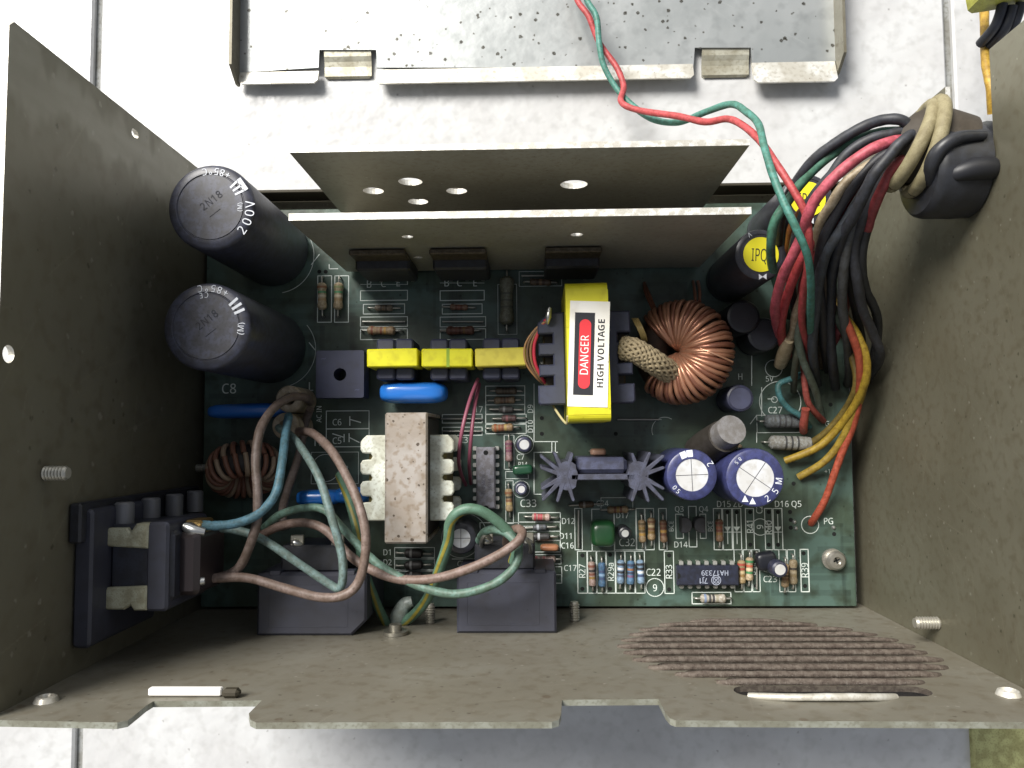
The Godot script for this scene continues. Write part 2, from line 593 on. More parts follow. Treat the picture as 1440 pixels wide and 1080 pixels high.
	var dusty := mat("dusty louver", "7d766f", 0.8, 0.15, "rust", 40.0, "bump_fine", 0.3)
	for k in ribs.size():
		var p: Vector2 = ribs[k][0]
		var q: Vector2 = ribs[k][1]
		s = Shape.new()
		var pts := [Vector3(p.x, p.y - 1.6, 53.2), Vector3(p.x + 1.6, p.y - 0.5, 52.8), Vector3(p.x + 4.5, p.y, 52.4)]
		var n := 26
		for i in range(1, n):
			pts.append(Vector3(lerpf(p.x + 4.5, q.x - 4.5, float(i) / n), p.y + rng.randf_range(-0.05, 0.05), 52.4 + rng.randf_range(-0.05, 0.05)))
		pts.append_array([Vector3(q.x - 4.5, q.y, 52.4), Vector3(q.x - 1.6, q.y - 0.5, 52.8), Vector3(q.x, q.y - 1.6, 53.2)])
		var radii := []
		for i in 40:
			radii.append((0.62 if k < 5 else 0.74) + rng.randf_range(-0.04, 0.04))
		if k == 11:
			pts = [Vector3(p.x, p.y - 1.6, 53.1), Vector3(p.x + 3.0, p.y + 0.2, 52.6), Vector3(p.x + 8.0, p.y + 1.9, 52.2), Vector3(p.x + 14.0, p.y + 2.3, 52.0), Vector3(q.x - 10.0, p.y + 2.3, 52.0), Vector3(q.x - 4.5, p.y + 1.4, 52.3), Vector3(q.x, p.y - 1.0, 53.1)]
		s.tube(pts, radii, 9, 3)
		if k < 10:                     # hood behind each slot, closed and coloured dark to put shade in the gap
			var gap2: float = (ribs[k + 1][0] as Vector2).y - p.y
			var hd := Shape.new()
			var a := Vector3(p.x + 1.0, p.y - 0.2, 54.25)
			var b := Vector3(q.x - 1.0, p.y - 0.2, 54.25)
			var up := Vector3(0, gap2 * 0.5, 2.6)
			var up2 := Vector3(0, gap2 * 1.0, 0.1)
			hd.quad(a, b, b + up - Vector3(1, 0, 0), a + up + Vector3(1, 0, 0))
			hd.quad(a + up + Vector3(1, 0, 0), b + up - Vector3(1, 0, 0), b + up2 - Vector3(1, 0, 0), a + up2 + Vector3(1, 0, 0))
			put("louver_hood", hd, mat("dusty slot shade", "4a433b", 0.85, 0.0, "rust", 40.0), w)
		put("louver", s, dusty if k < 11 else bare, w)
	# bent tabs in the notches
	s = Shape.new()
	s.box(at(Vector3((Vector2(-79.38, 81.16)).x * 0.5 + (Vector2(-64.26, 81.09)).x * 0.5, (Vector2(-72.01, 82.03)).y, 52.0)), Vector3((Vector2(-64.26, 81.09)).x - (Vector2(-79.38, 81.16)).x, 1.6, 1.6), 0.25)
	put("bent_tab", s, mat("white enamel", "e8e6e2", 0.5), w)
	s = Shape.new()
	s.box(at(Vector3((Vector2(-62.05, 81.08)).x, (Vector2(-61.37, 82.88)).y, 52.0)), Vector3(3.6, 2.4, 1.8), 0.6)
	put("bent_tab", s, mat("dark lip", "4b463a", 0.7, 0.2, "case", 9.0), w)
	# studs, rivets
	stud(Vector3(-104, 80, 7.33), Vector3.RIGHT, 5.2, 1.6, c, zinc)
	stud(Vector3(-104, 2.5, 9.4), Vector3.RIGHT, 5.0, 1.3, c, zinc)
	stud(Vector3(101, (Vector2(47.59, 41.74)).y, (Vector2(47.59, 41.74)).x), Vector3.LEFT, 6.0, 1.6, c, zinc)
	for q in [Vector2(-29.73, 17.64), Vector2(11.32, 15.19)]:
		stud(Vector3(q.x, q.y, 53), Vector3.FORWARD, 5.4, 1.5, c, zinc)
	for q in [Vector2(-98.96, 85.26), Vector2(95.48, 80.39)]:
		s = Shape.new()
		s.lathe(along(Vector3(q.x, q.y, 53), Vector3.FORWARD), [Vector2(2.4, 0), Vector2(2.0, 0.9), Vector2(1.5, 1.1), Vector2(1.2, 0.7), Vector2(1.1, 0.2), Vector2(0, 0.2)], 18)
		put("screw_boss", s, bare, c)


func build_lid():
	var l := thing("metal_cover", "bare metal cover with black rust specks and two cut-out tabs on the tiles", "cover")
	var tin := mat("spotted tinplate", "b3b5b5", 0.36, 0.5, "lid", 7.0, "bump_case", 0.15)
	var edge := mat("bare steel edge", "d9d8d2", 0.38, 0.35, "dust", 60.0)
	var zb := -260.0
	var y := -7.0
	var z1: float = (Vector2(-10.61, -120.32)).y
	var s := Shape.new()
	var o := [Vector2((Vector2(-96.01, -121.97)).x, zb), Vector2((Vector2(-96.01, -121.97)).x, z1), Vector2(-69.74, -121.46), Vector2(-69.55, -127.49), Vector2(-50.67, -127.12), Vector2(-50.42, -121.09), Vector2(53.1, -119.08), Vector2(53.71, -125.74), Vector2(71.88, -125.38), Vector2(72.17, -118.71), Vector2((Vector2(98.91, -118.19)).x, z1), Vector2((Vector2(98.91, -118.19)).x, zb)]
	s.plate(Vector3(0, y - 0.9, 0), Vector3.RIGHT, Vector3.BACK, Vector3(0, 0.9, 0), o, [], null)
	put("sheet", s, tin, l)
	for r in [[Vector2(-95.92, -115.7), Vector2(-69.68, -115.21)], [Vector2(-50.39, -114.84), Vector2(52.97, -112.91)], [Vector2(72.01, -112.55), Vector2(98.72, -112.05)]]:
		s = Shape.new()
		var a: Vector2 = r[0]
		var b: Vector2 = r[1]
		var d := a.y - z1
		s.plate(Vector3(0, y - 0.9, z1), Vector3.RIGHT, Vector3(0, 0.34, 1.0), Vector3(0, 0.9, 0), [Vector2(a.x, 0), Vector2(b.x, 0), Vector2(b.x, d - 1.2), Vector2(b.x - 1.2, d), Vector2(a.x + 1.2, d), Vector2(a.x, d - 1.2)])
		put("front_lip", s, mat("lit tinplate", "e4e4df", 0.4, 0.35, "dust", 12.0), l)  # lighter than the sheet: light on the bend is painted into the colour
	for r in [[Vector2(-68.16, -127.47), Vector2(-52.49, -118.46)], [Vector2(56.21, -125.47), Vector2(71.46, -116.57)]]:
		var a: Vector2 = r[0]
		var b: Vector2 = r[1]
		var c := (a.x + b.x) / 2
		s = Shape.new()
		var prof := [Vector3(0, y - 0.5, a.y - 1.0), Vector3(0, y - 0.8, a.y + 2.0), Vector3(0, y - 1.4, a.y + 3.6), Vector3(0, y - 1.7, a.y + 5.2), Vector3(0, y - 1.8, b.y - 0.7), Vector3(0, y - 2.4, b.y)]
		for k in prof.size() - 1:
			var p: Vector3 = prof[k]
			var q: Vector3 = prof[k + 1]
			var hw := Vector3((b.x - a.x) / 2, 0, 0)
			var hw2 := hw if k < prof.size() - 2 else hw - Vector3(1.0, 0, 0)
			p.x = c; q.x = c
			s.quad(p - hw, p + hw, q + hw2, q - hw2)
			s.quad(p - hw - Vector3(0, 0.9, 0), p + hw - Vector3(0, 0.9, 0), q + hw2 - Vector3(0, 0.9, 0), q - hw2 - Vector3(0, 0.9, 0))
			for sg in [-1.0, 1.0]:
				s.quad(p + hw * sg, q + hw2 * sg, q + hw2 * sg - Vector3(0, 0.9, 0), p + hw * sg - Vector3(0, 0.9, 0), Vector3(sg, 0, 0))
		put("tab", s, mat("dull tinplate", "b7b5a6", 0.45, 0.5, "dust", 14.0), l)
	for r in [[(Vector2(-96.01, -121.97)).x, -1.0], [(Vector2(98.91, -118.19)).x, 1.0]]:
		s = Shape.new()
		var x: float = r[0]
		var sg: float = r[1]
		var ys := 8.0
		s.plate(Vector3(x, y - 0.9, 0), Vector3.BACK, Vector3.UP, Vector3(0.9 * sg, 0, 0), [Vector2(zb, 0), Vector2(z1 + 4.5, 0), Vector2(z1 + 4.5, 2.0), Vector2(z1 + 0.5, ys), Vector2(zb, ys)])
		put("side_flange", s, mat("shaded flange", "8e8b80", 0.5, 0.4, "case", 12.0), l)  # darker than the sheet: the shade on this face is painted in


# ---------------------------------------------------------------- heat sink with the power transistors
func build_sink():
	var sk := thing("aluminium_heat_sink", "tall grey U-shaped aluminium heat sink standing along the rear edge of the board", "heat sink", Vector3(-3.3, 0, -60))
	var al := mat("dull aluminium", "c6c5bf", 0.46, 0.35, "case", 14.0, "bump_case", 0.1)
	var bare := mat("bare aluminium edge", "e6e6e2", 0.4, 0.35, "dust", 50.0)
	var x0 := -57.8
	var x1 := 51.6
	var s := Shape.new()
	var e := Shape.new()
	var out := [Vector2(x0, 2.0), Vector2(x1, 2.0), Vector2(x1, 62.0), Vector2(x0, 62.0)]
	s.plate(Vector3(0, 0, -67.9), Vector3.RIGHT, Vector3.UP, Vector3(0, 0, -1.5), out, [circle(Vector2(-43.76, 31.14), 2.9), circle(Vector2(-32.31, 38.72), 3.2), circle(Vector2(-32.84, 20.41), 2.9), circle(Vector2(-20.75, 30.01), 2.9), circle(Vector2(11.6, 34.15), 3.7)], e)
	var w := put("outer_plate", s, al, sk)
	put("cut_edge", e, bare, w)
	s = Shape.new(); e = Shape.new()
	s.plate(Vector3(0, 0, -51.4), Vector3.RIGHT, Vector3.UP, Vector3(0, 0, -1.7), out, [circle(Vector2(-32.08, 44.94), 1.5), circle(Vector2(-32.77, 20.83), 1.3), circle(Vector2(11.6, 44.79), 1.6)], e)
	w = put("inner_plate", s, al, sk)
	put("cut_edge", e, bare, w)
	s = Shape.new()
	s.box(at(Vector3((x0 + x1) / 2, 2.8, -60.5)), Vector3(x1 - x0 - 0.1, 1.6, 14.0), 0.0)
	put("web", s, al, sk)
	# three flat power transistors screwed to the inner plate
	var black := mat("black epoxy", "2a2b30", 0.55, 0.0, "dust", 60.0)
	var lab := ["black power transistor on the heat sink beside the big capacitors, leftmost of three", "black power transistor on the heat sink behind the middle yellow taped coil", "black power transistor on the heat sink behind the warning label transformer"]
	var k := 0
	for q in [Vector2(-42.36, 40.63), Vector2(-20.28, 39.38), Vector2(11.39, 37.59)]:
		var t := thing("power_transistor", lab[k], "transistor", Vector3(q.x, 0, -49), "transistors on the heat sink")
		s = Shape.new()
		s.box(at(Vector3(q.x, 16.5, -49.0)), Vector3(15.5, 17.0, 4.2), 0.6)
		put("body", s, black, t)
		s = Shape.new()
		s.box(at(Vector3(q.x, 28.5, -50.3)), Vector3(15.5, 9.0, 1.5), 0.3)
		put("metal_tab", s, mat("browned tin", "5f574a", 0.5, 0.5, "grime", 50.0), t)
		for d in [-5.0, 0.0, 5.0]:
			s = Shape.new()
			s.box(at(Vector3(q.x + d, 4.7, -48.6)), Vector3(1.1, 9.0, 0.6), 0.1)
			put("leg", s, mat("dull tin", "8d8a80", 0.4, 0.8), t)
		k += 1


# ---------------------------------------------------------------- the two big capacitors
func arc_text(s: Shape, c: Vector3, r: float, text: String, a0: float, step: float, h: float, font: Font, depth := 0.05):
	for k in text.length():
		var a := deg_to_rad(a0 + step * k)
		s.letters(lying(c + Vector3(cos(a) * r, 0, -sin(a) * r), a0 + step * k + 90.0), text[k], h, font, depth)

func sans() -> Font:
	var f := SystemFont.new()
	f.font_names = PackedStringArray(["Droid Sans"])
	return f

func build_big_capacitors():
	var sleeve := mat("dusty black sleeve", "3d4050", 0.42, 0.0, "grime", 26.0, "", 0.3, 0.55)
	var ink := mat("white print", "d5d9e0", 0.6)
	var f := sans()
	var k := 0
	for p in [Vector3(-81.58, 50, -58.51), Vector3(-82.14, 50, -27.93)]:
		var c: Vector3 = p
		var t := thing("electrolytic_capacitor", ["tall black capacitor by the heat sink marked 200V and +85°C", "tall black capacitor beside the square rectifier, nearer the mains wires"][k], "capacitor", Vector3(c.x, 0, c.z), "the two tall black capacitors")
		var s := Shape.new()
		var r := 11.2
		s.lathe(at(Vector3(c.x, 0, c.z)), [Vector2(0, 0.3), Vector2(r - 0.4, 0.3), Vector2(r, 1.0), Vector2(r, 48.6), Vector2(r - 0.25, 49.4), Vector2(r - 0.9, 49.9), Vector2(r - 2.4, 50.0), Vector2(r - 2.6, 49.75), Vector2(r - 2.75, 49.75), Vector2(r - 2.9, 50.0), Vector2(0, 50.05)], 56)
		put("can", s, sleeve, t)
		s = Shape.new()
		var y := Vector3(c.x, 50.06, c.z)
		var b := Shape.new()
		if k == 0:
			arc_text(s, y, 9.3, "+85°C", 62, 9.5, 1.7, f)
			arc_text(s, y, 10.3, "200V", -36, 13.0, 2.3, f)
			arc_text(s, y, 7.6, "(M)", -8, 7.0, 1.1, f)
			# printed minus mark: a white block with three teeth
			for i in 3:
				var a := deg_to_rad(26.0 + 9.0 * i)
				s.box(Transform3D(Basis(Vector3.UP, a), y + Vector3(cos(a) * 8.3, -0.02, -sin(a) * 8.3)), Vector3(2.6, 0.1, 0.55), 0.0)
			var a2 := deg_to_rad(35.0)
			s.box(Transform3D(Basis(Vector3.UP, a2), y + Vector3(cos(a2) * 9.9, -0.02, -sin(a2) * 9.9)), Vector3(1.2, 0.1, 3.6), 0.0)
		else:
			arc_text(s, y, 9.8, "+85°C", 60, 10.0, 1.7, f)
			arc_text(s, y, 8.0, "CE", 90, 10.0, 1.3, f)
			arc_text(s, y, 8.9, "(M)", -12, 8.0, 1.5, f)
			for i in 3:
				var a := deg_to_rad(24.0 + 9.0 * i)
				s.box(Transform3D(Basis(Vector3.UP, a), y + Vector3(cos(a) * 9.2, -0.02, -sin(a) * 9.2)), Vector3(2.8, 0.1, 0.7), 0.0)
		put("printing", s, ink, t)
		b.letters(lying(y + Vector3(0.2, 0, -1.6), 38.0), "2N18", 1.9, f)
		b.box(Transform3D(Basis(Vector3.UP, deg_to_rad(38)), y + Vector3(1.2, -0.02, 1.6)), Vector3(3.4, 0.1, 0.18), 0.0)
		put("stamp", b, mat("stamped mark", "20222b", 0.7), t)
		k += 1

# ---------------------------------------------------------------- the circuit board and its white print
func line2(s: Shape, x0: float, z0: float, x1: float, z1: float, w := 0.24):
	var d := Vector2(x1 - x0, z1 - z0).normalized() * w * 0.5
	var n := Vector2(-d.y, d.x)
	var y := 0.05
	s.quad(Vector3(x0 - d.x + n.x, y, z0 - d.y + n.y), Vector3(x1 + d.x + n.x, y, z1 + d.y + n.y), Vector3(x1 + d.x - n.x, y, z1 + d.y - n.y), Vector3(x0 - d.x - n.x, y, z0 - d.y - n.y), Vector3.UP)

func frame2(s: Shape, x0: float, z0: float, x1: float, z1: float, w := 0.24):
	line2(s, x0, z0, x1, z0, w)
	line2(s, x1, z0, x1, z1, w)
	line2(s, x1, z1, x0, z1, w)
	line2(s, x0, z1, x0, z0, w)

func ring2(s: Shape, x: float, z: float, r: float, w := 0.2, a0 := 0.0, a1 := 360.0):
	var n := int(r * 5) + 10
	for k in n:
		var a := deg_to_rad(lerpf(a0, a1, float(k) / n))
		var b := deg_to_rad(lerpf(a0, a1, float(k + 1) / n))
		line2(s, x + cos(a) * r, z - sin(a) * r, x + cos(b) * r, z - sin(b) * r, w)

func print2(s: Shape, x: float, z: float, text: String, h := 1.7, turn := 0.0):
	s.letters(lying(Vector3(x, 0, z), turn), text, h, sans(), 0.05)

# a diode symbol along z
func diode2(s: Shape, x: float, z: float, h: float):
	line2(s, x, z - h, x, z + h, 0.2)
	line2(s, x - 1.2, z + 0.9, x + 1.2, z + 0.9, 0.2)
	for k in 5:
		line2(s, x - 0.8 + k * 0.2, z - 0.6 + k * 0.28, x + 0.8 - k * 0.2, z - 0.6 + k * 0.28, 0.28)

func build_board():
	var b := thing("circuit_board", "dusty green circuit board with white printed part numbers, screwed into the case", "circuit board", Vector3(-3, 0, -10))
	var s := Shape.new()
	s.box(at(Vector3(-2.9, -0.8, -9.9)), Vector3(200.2, 1.6, 124.2), 0.15)
	put("laminate", s, mat("green laminate", "475c55", 0.42, 0.0, "pcb", 9.0, "bump_fine", 0.05), b)
	s = Shape.new()
	# rows of slots at the front
	frame2(s, 13.18, 35.48, 16.05, 48.13); frame2(s, 16.21, 35.49, 18.86, 48.14); frame2(s, 19.03, 35.5, 21.78, 48.14); frame2(s, 21.96, 35.51, 24.59, 48.15)
	frame2(s, 24.78, 35.51, 27.5, 48.15); frame2(s, 27.7, 35.52, 30.52, 48.16); frame2(s, 30.73, 35.53, 33.54, 48.17); frame2(s, 39.59, 35.56, 42.36, 48.29)
	frame2(s, 31.27, 22.61, 33.77, 35.11); frame2(s, 33.98, 22.62, 36.58, 35.12); frame2(s, 38.1, 22.64, 40.46, 35.14); frame2(s, 12.46, 22.52, 14.7, 35.05)
	frame2(s, 17.68, 22.76, 24.45, 35.51); frame2(s, 24.64, 22.8, 31.06, 35.11, 0.12)
	print2(s, 14.62, 41.5, "R27", 1.9, 90); print2(s, 23.28, 41.73, "R29a", 1.9, 90); print2(s, 40.98, 41.78, "R33", 1.9, 90)
	print2(s, 36.24, 41.98, "C22", 2.0); print2(s, 28.39, 32.95, "C32", 2.2); print2(s, 36.58, 46.47, "6", 2.0, 180); ring2(s, 36.58, 46.47, 2.7, 0.24)
	print2(s, 10.45, 26.41, "D12", 1.7); print2(s, 9.75, 30.94, "D11", 1.7); print2(s, 10.15, 33.85, "C16", 1.7); print2(s, 10.94, 40.63, "C17", 1.7)
	print2(s, 20.97, 21.05, "C34", 1.6); print2(s, 27, 24.75, "D17", 1.6)
	print2(s, 44.38, 22.89, "Q3", 1.6); print2(s, 51.73, 22.92, "Q4", 1.6); print2(s, 44.59, 33.65, "D14", 1.7)
	print2(s, 41.9, 28.05, "BCE", 1.4, 90); print2(s, 53.77, 28.1, "BCE", 1.4, 90)
	frame2(s, 43.27, 24.39, 45.5, 31.72); frame2(s, 47.21, 22.04, 49.54, 34.31); frame2(s, 50.62, 24.42, 52.4, 31.74)
	frame2(s, 54.76, 22.72, 57.27, 35.19); frame2(s, 57.57, 22.73, 60.28, 35.2); frame2(s, 60.59, 22.74, 63.08, 35.21); frame2(s, 64.47, 22.76, 66.94, 35.22); frame2(s, 70.28, 22.79, 72.52, 35.24); frame2(s, 72.86, 22.8, 75.52, 35.25)
	diode2(s, 58.93, 28.98, 4.4); diode2(s, 61.73, 28.99, 4.4); diode2(s, 74.2, 29.04, 4.4)
	print2(s, 65.84, 28.14, "R41", 1.9, 90); print2(s, 71.42, 28.6, "R40", 1.9, 90); print2(s, 68.77, 23, "C2", 1.8, 90); print2(s, 68.84, 28.37, "9", 1.9, 90); ring2(s, 68.84, 28.37, 2.5, 0.22)
	print2(s, 59.76, 21.45, "D15 ZD", 1.8); print2(s, 77.42, 21.53, "D16 Q5", 1.8)
	ring2(s, 83.89, 27.79, 2.6, 0.24); print2(s, 89.49, 26.74, "PG", 1.8)
	frame2(s, 60.71, 35.2, 63.19, 47.8); frame2(s, 63.51, 35.21, 65.76, 47.8); frame2(s, 66.09, 35.22, 68.33, 47.8); frame2(s, 74.24, 35.25, 76.45, 47.82); frame2(s, 76.81, 35.25, 79.01, 47.83); frame2(s, 80.67, 35.16, 83.07, 47.83, 0.3)
	print2(s, 81.98, 41.45, "R39", 2.0, 90); print2(s, 67.01, 40.99, "R35", 1.7, 90); print2(s, 71.42, 44.09, "C23", 1.8); ring2(s, 70.91, 39.29, 2.7, 0.2)
	frame2(s, 47.74, 47.98, 59.46, 51.4, 0.26)
	# centre: driver section
	frame2(s, -14.67, -15.32, -2.54, -12.35); frame2(s, -14.69, -12.45, -2.56, -9.48); frame2(s, -14.7, -9.57, -2.59, -6.61); frame2(s, -14.72, -6.49, -2.17, -3.75); frame2(s, -14.73, -3.4, -2.19, -0.56)
	print2(s, -0.86, -2.64, "D10", 1.6, 90); print2(s, -0.81, -8.14, "D9", 1.6, 90); line2(s, 0.36, -15.86, 0.2, 1.97); line2(s, 0.2, 1.97, 7.44, 2.02); line2(s, 5.69, 2.01, 5.66, 5.29); line2(s, 6.79, 2.02, 6.75, 5.3)
	line2(s, 0.17, 5.26, 7.41, 5.31); line2(s, 0.17, 5.26, 0.06, 18.13); line2(s, 0.06, 18.13, 2.47, 18.14)
	frame2(s, -28.2, -6.59, -15.83, -3.96); frame2(s, -28.21, -2.62, -15.85, -0.11); print2(s, -16.92, -8.05, "17", 1.8); print2(s, -21.59, 1.39, "C3", 1.8)
	frame2(s, -9.02, -0.06, -6.01, 10.47); frame2(s, -8.65, 11.11, -1.65, 13.33); frame2(s, -8.67, 13.94, -6.35, 26.99); print2(s, -4.01, 6.76, "C7", 1.6); print2(s, -3.37, 8.95, "R14", 1.3); print2(s, -1.71, 20.94, "C33", 2.2)
	ring2(s, -2.88, 2.83, 2.9, 0.2); ring2(s, -3.87, 16.58, 2.6, 0.2)
	frame2(s, -4.79, 23.75, 8.06, 26.62); frame2(s, -4.82, 26.56, 8.03, 29.43); frame2(s, -4.84, 29.38, 8, 32.23); frame2(s, -4.86, 32.18, 7.96, 35.68); frame2(s, -3.58, 36.5, 8.14, 39.33); frame2(s, 2.26, 40.17, 8.32, 42.55); frame2(s, 2.24, 42.54, 8.29, 45.12); line2(s, -8.97, 26.76, -4.82, 26.78); line2(s, -16.63, 26.73, -16.69, 40.77); line2(s, -16.63, 26.73, -4.82, 26.78); line2(s, -25.2, 37.73, -17.33, 37.75)
	line2(s, -3.52, 27.87, 5.86, 27.9, 0.16); line2(s, -3.54, 30.68, 5.84, 30.71, 0.16)
	ring2(s, -22.56, 31.47, 5.9, 0.2); ring2(s, -21.02, 30.4, 6.4, 0.2, -60, 100)
	print2(s, -45.16, 35.72, "D1", 1.7); print2(s, -45.15, 38.75, "D2", 1.7); print2(s, -21.71, 39.25, "C26", 1.7)
	frame2(s, -42.97, 34.22, -30.68, 37.28); frame2(s, -42.96, 37.68, -30.68, 40.95); frame2(s, -42.95, 41.35, -30.68, 44.18)
	# left: mains filter
	print2(s, -95.23, -15.12, "C8", 3.0); print2(s, -69.43, -15.57, "L", 2.6); print2(s, -67.04, 1.52, "N", 2.8); print2(s, -66.67, -7.1, "AC IN", 1.5, 90); print2(s, -58.75, 10.16, "T2", 2.0)
	frame2(s, -64.44, -7.97, -51.05, -2.34); frame2(s, -64.4, -2.44, -51.02, 3.17); print2(s, -61.07, -4.4, "C6", 1.9); print2(s, -61.03, 1.34, "C5", 1.9)
	line2(s, -56.85, -5.26, -53.72, -4.35, 0.3); line2(s, -57.07, -6.15, -57.06, -3.49, 0.3); line2(s, -62.38, -0.88, -58.81, 0.25, 0.3); line2(s, -58.82, -0.63, -58.81, 1.58, 0.3); line2(s, -57.26, 0.26, -54.14, 1.83, 0.3); line2(s, -57.26, -0.84, -57.25, 1.59, 0.3)
	frame2(s, -69.02, 4.82, -54.29, 14.57, 0.14); ring2(s, -64.53, 9.69, 4.2, 0.16)
	ring2(s, -80.67, -57.13, 11.9, 0.2, -80, 60); ring2(s, -79.87, -27.29, 11.9, 0.2, -70, 40); line2(s, -70, -29.43, -68.18, -27.17); line2(s, -69.55, -54.26, -67.09, -57.41)
	line2(s, -63.9, -54.18, -63.89, -52.82); line2(s, -63.89, -52.82, -61.18, -52.79)
	# rear: switching transistors
	frame2(s, -67.48, -50.6, -63.09, -35.87); frame2(s, -62.07, -50.53, -57.7, -35.82)
	frame2(s, -53.93, -45.69, -39.11, -42.58); frame2(s, -53.01, -41.39, -40, -38.32); frame2(s, -53.89, -37.35, -39.1, -34.27); frame2(s, -53.87, -33.53, -39.1, -30.24)
	frame2(s, -28.82, -45.39, -14.99, -42.31); frame2(s, -28.15, -41.11, -15.67, -38.05); frame2(s, -28.83, -37.08, -14.58, -34.01); frame2(s, -28.83, -33.27, -14.6, -29.99)
	print2(s, -51.25, -47.69, "B", 2.2); print2(s, -46.75, -47.86, "C", 2.2); print2(s, -42.04, -48.03, "E", 2.2)
	print2(s, -26.8, -47.84, "B", 2.2); print2(s, -22.78, -47.8, "C", 2.2); print2(s, -17.86, -47.74, "E", 2.2)
	line2(s, -39.13, -52.97, -39.12, -47.54); line2(s, -53.94, -47.72, -39.12, -47.54, 0.14); line2(s, -28.81, -47.87, -14.96, -47.7, 0.14); frame2(s, -4.01, -51.17, 9.29, -46.51, 0.14); frame2(s, -10.72, -47.2, -4.83, -31.45, 0.14)
	# right: output section
	ring2(s, 75.93, -9.73, 6.3, 0.24); line2(s, 70.4, -14.15, 70.17, -5.4); print2(s, 74.34, -7.11, "C27", 1.9); line2(s, 72.26, -10.63, 74, -10.62); ring2(s, 74.21, -10.4, 0.9, 0.2)
	ring2(s, 74.26, -20.05, 2.6, 0.2); print2(s, 72.86, -16.77, "5V", 1.6); line2(s, 67.62, -24.08, 67.38, -14.84, 0.24); print2(s, 63.96, -17.5, "H", 1.8)
	frame2(s, 68.66, -5.63, 82.79, -0.29, 0.2); line2(s, 68.52, -0.39, 68.44, 2.65); line2(s, 66.64, -3.02, 68.66, -5.63); print2(s, 90.18, 11.68, "+12", 1.3); print2(s, 90, -2.85, "G", 1.5)
	ring2(s, 40.51, -1.25, 4.0, 0.2, 60, 200); line2(s, 32.93, -4.59, 39.48, -4.54, 0.14); frame2(s, 20.56, 19.31, 30.29, 22.82, 0.14)
	put("silkscreen", s, mat("screen print", "d3dcd7", 0.7), b)
	# solder pads and holes
	var hole := mat("hole", "0c0f0e", 0.9)
	for p in [Vector3(14.68, 0.06, 36.76), Vector3(14.55, 0.06, 46.84), Vector3(23.13, 0.06, 36.57), Vector3(22.98, 0.06, 46.85), Vector3(41.07, 0.06, 36.84), Vector3(40.87, 0.06, 47.1), Vector3(59.04, 0.06, 23.81), Vector3(61.84, 0.06, 23.82), Vector3(65.93, 0.06, 23.84), Vector3(65.68, 0.06, 33.71), Vector3(71.53, 0.06, 23.86), Vector3(74.32, 0.06, 23.88), Vector3(71.26, 0.06, 33.73), Vector3(74.05, 0.06, 33.74), Vector3(77.97, 0.06, 23.89), Vector3(78.12, 0.06, 26.26), Vector3(78.05, 0.06, 28.62), Vector3(81.68, 0.06, 36.33), Vector3(81.82, 0.06, 46.12), Vector3(91.06, 0.06, 30.59), Vector3(67.11, 0.06, 36.28), Vector3(67.07, 0.06, 46.09), Vector3(-67.03, 0.06, -51.94), Vector3(-65, 0.06, -51.92), Vector3(2.68, 0.06, -5.25), Vector3(2.64, 0.06, -0.42), Vector3(25.42, 0.06, -0.26), Vector3(91.24, 0.06, -8.73), Vector3(83.67, 0.06, 27.14), Vector3(79.3, 0.06, 15.29)]:
		s = Shape.new()
		s.lathe(at(p), [Vector2(0.65, 0), Vector2(0, 0.0)], 10)
		put("drill_hole", s, hole, b)
	for p in [Vector3(79.19, 0, 26.91), Vector3(79.57, 0, 28.84), Vector3(90.93, 0, 28.67)]:
		s = Shape.new()
		s.lathe(at(p), [Vector2(0.7, 0.02), Vector2(0.4, 0.5), Vector2(0, 0.6)], 10)
		put("solder_joint", s, mat("solder", "b9bab8", 0.3, 0.9), b)
	# corner screw with washer and nut
	var m := mat("zinc plated steel", "b5b2aa", 0.32, 0.85)
	var c: Vector3 = Vector3(90.2, 0, 38.07)
	var w := thing("board_screw", "zinc screw with washer in the front right corner of the green board", "screw", c)
	s = Shape.new()
	s.lathe(at(c), [Vector2(3.2, 0.05), Vector2(3.2, 0.6), Vector2(1.5, 0.7)], 24)
	put("washer", s, m, w)
	s = Shape.new()
	s.lathe(at(c + Vector3(0.6, 0.6, 0.2)), [Vector2(2.9, 0), Vector2(2.9, 1.4), Vector2(2.3, 2.1), Vector2(1.2, 2.2), Vector2(1.1, 1.4), Vector2(0, 1.3)], 24)
	put("head", s, m, w)
	s = Shape.new()
	for a in [0.0, 90.0]:
		s.box(Transform3D(Basis(Vector3.UP, deg_to_rad(a + 20)), c + Vector3(0.6, 1.95, 0.2)), Vector3(2.0, 0.12, 0.5), 0.0)
	put("drive_slot", s, mat("hole", "0c0f0e", 0.9), w)

# ---------------------------------------------------------------- small components
func dusty(c: String, amount: float) -> String:
	return hexc(c).lerp(hexc("7d766a"), amount).to_html(false)

var lead_mat: StandardMaterial3D

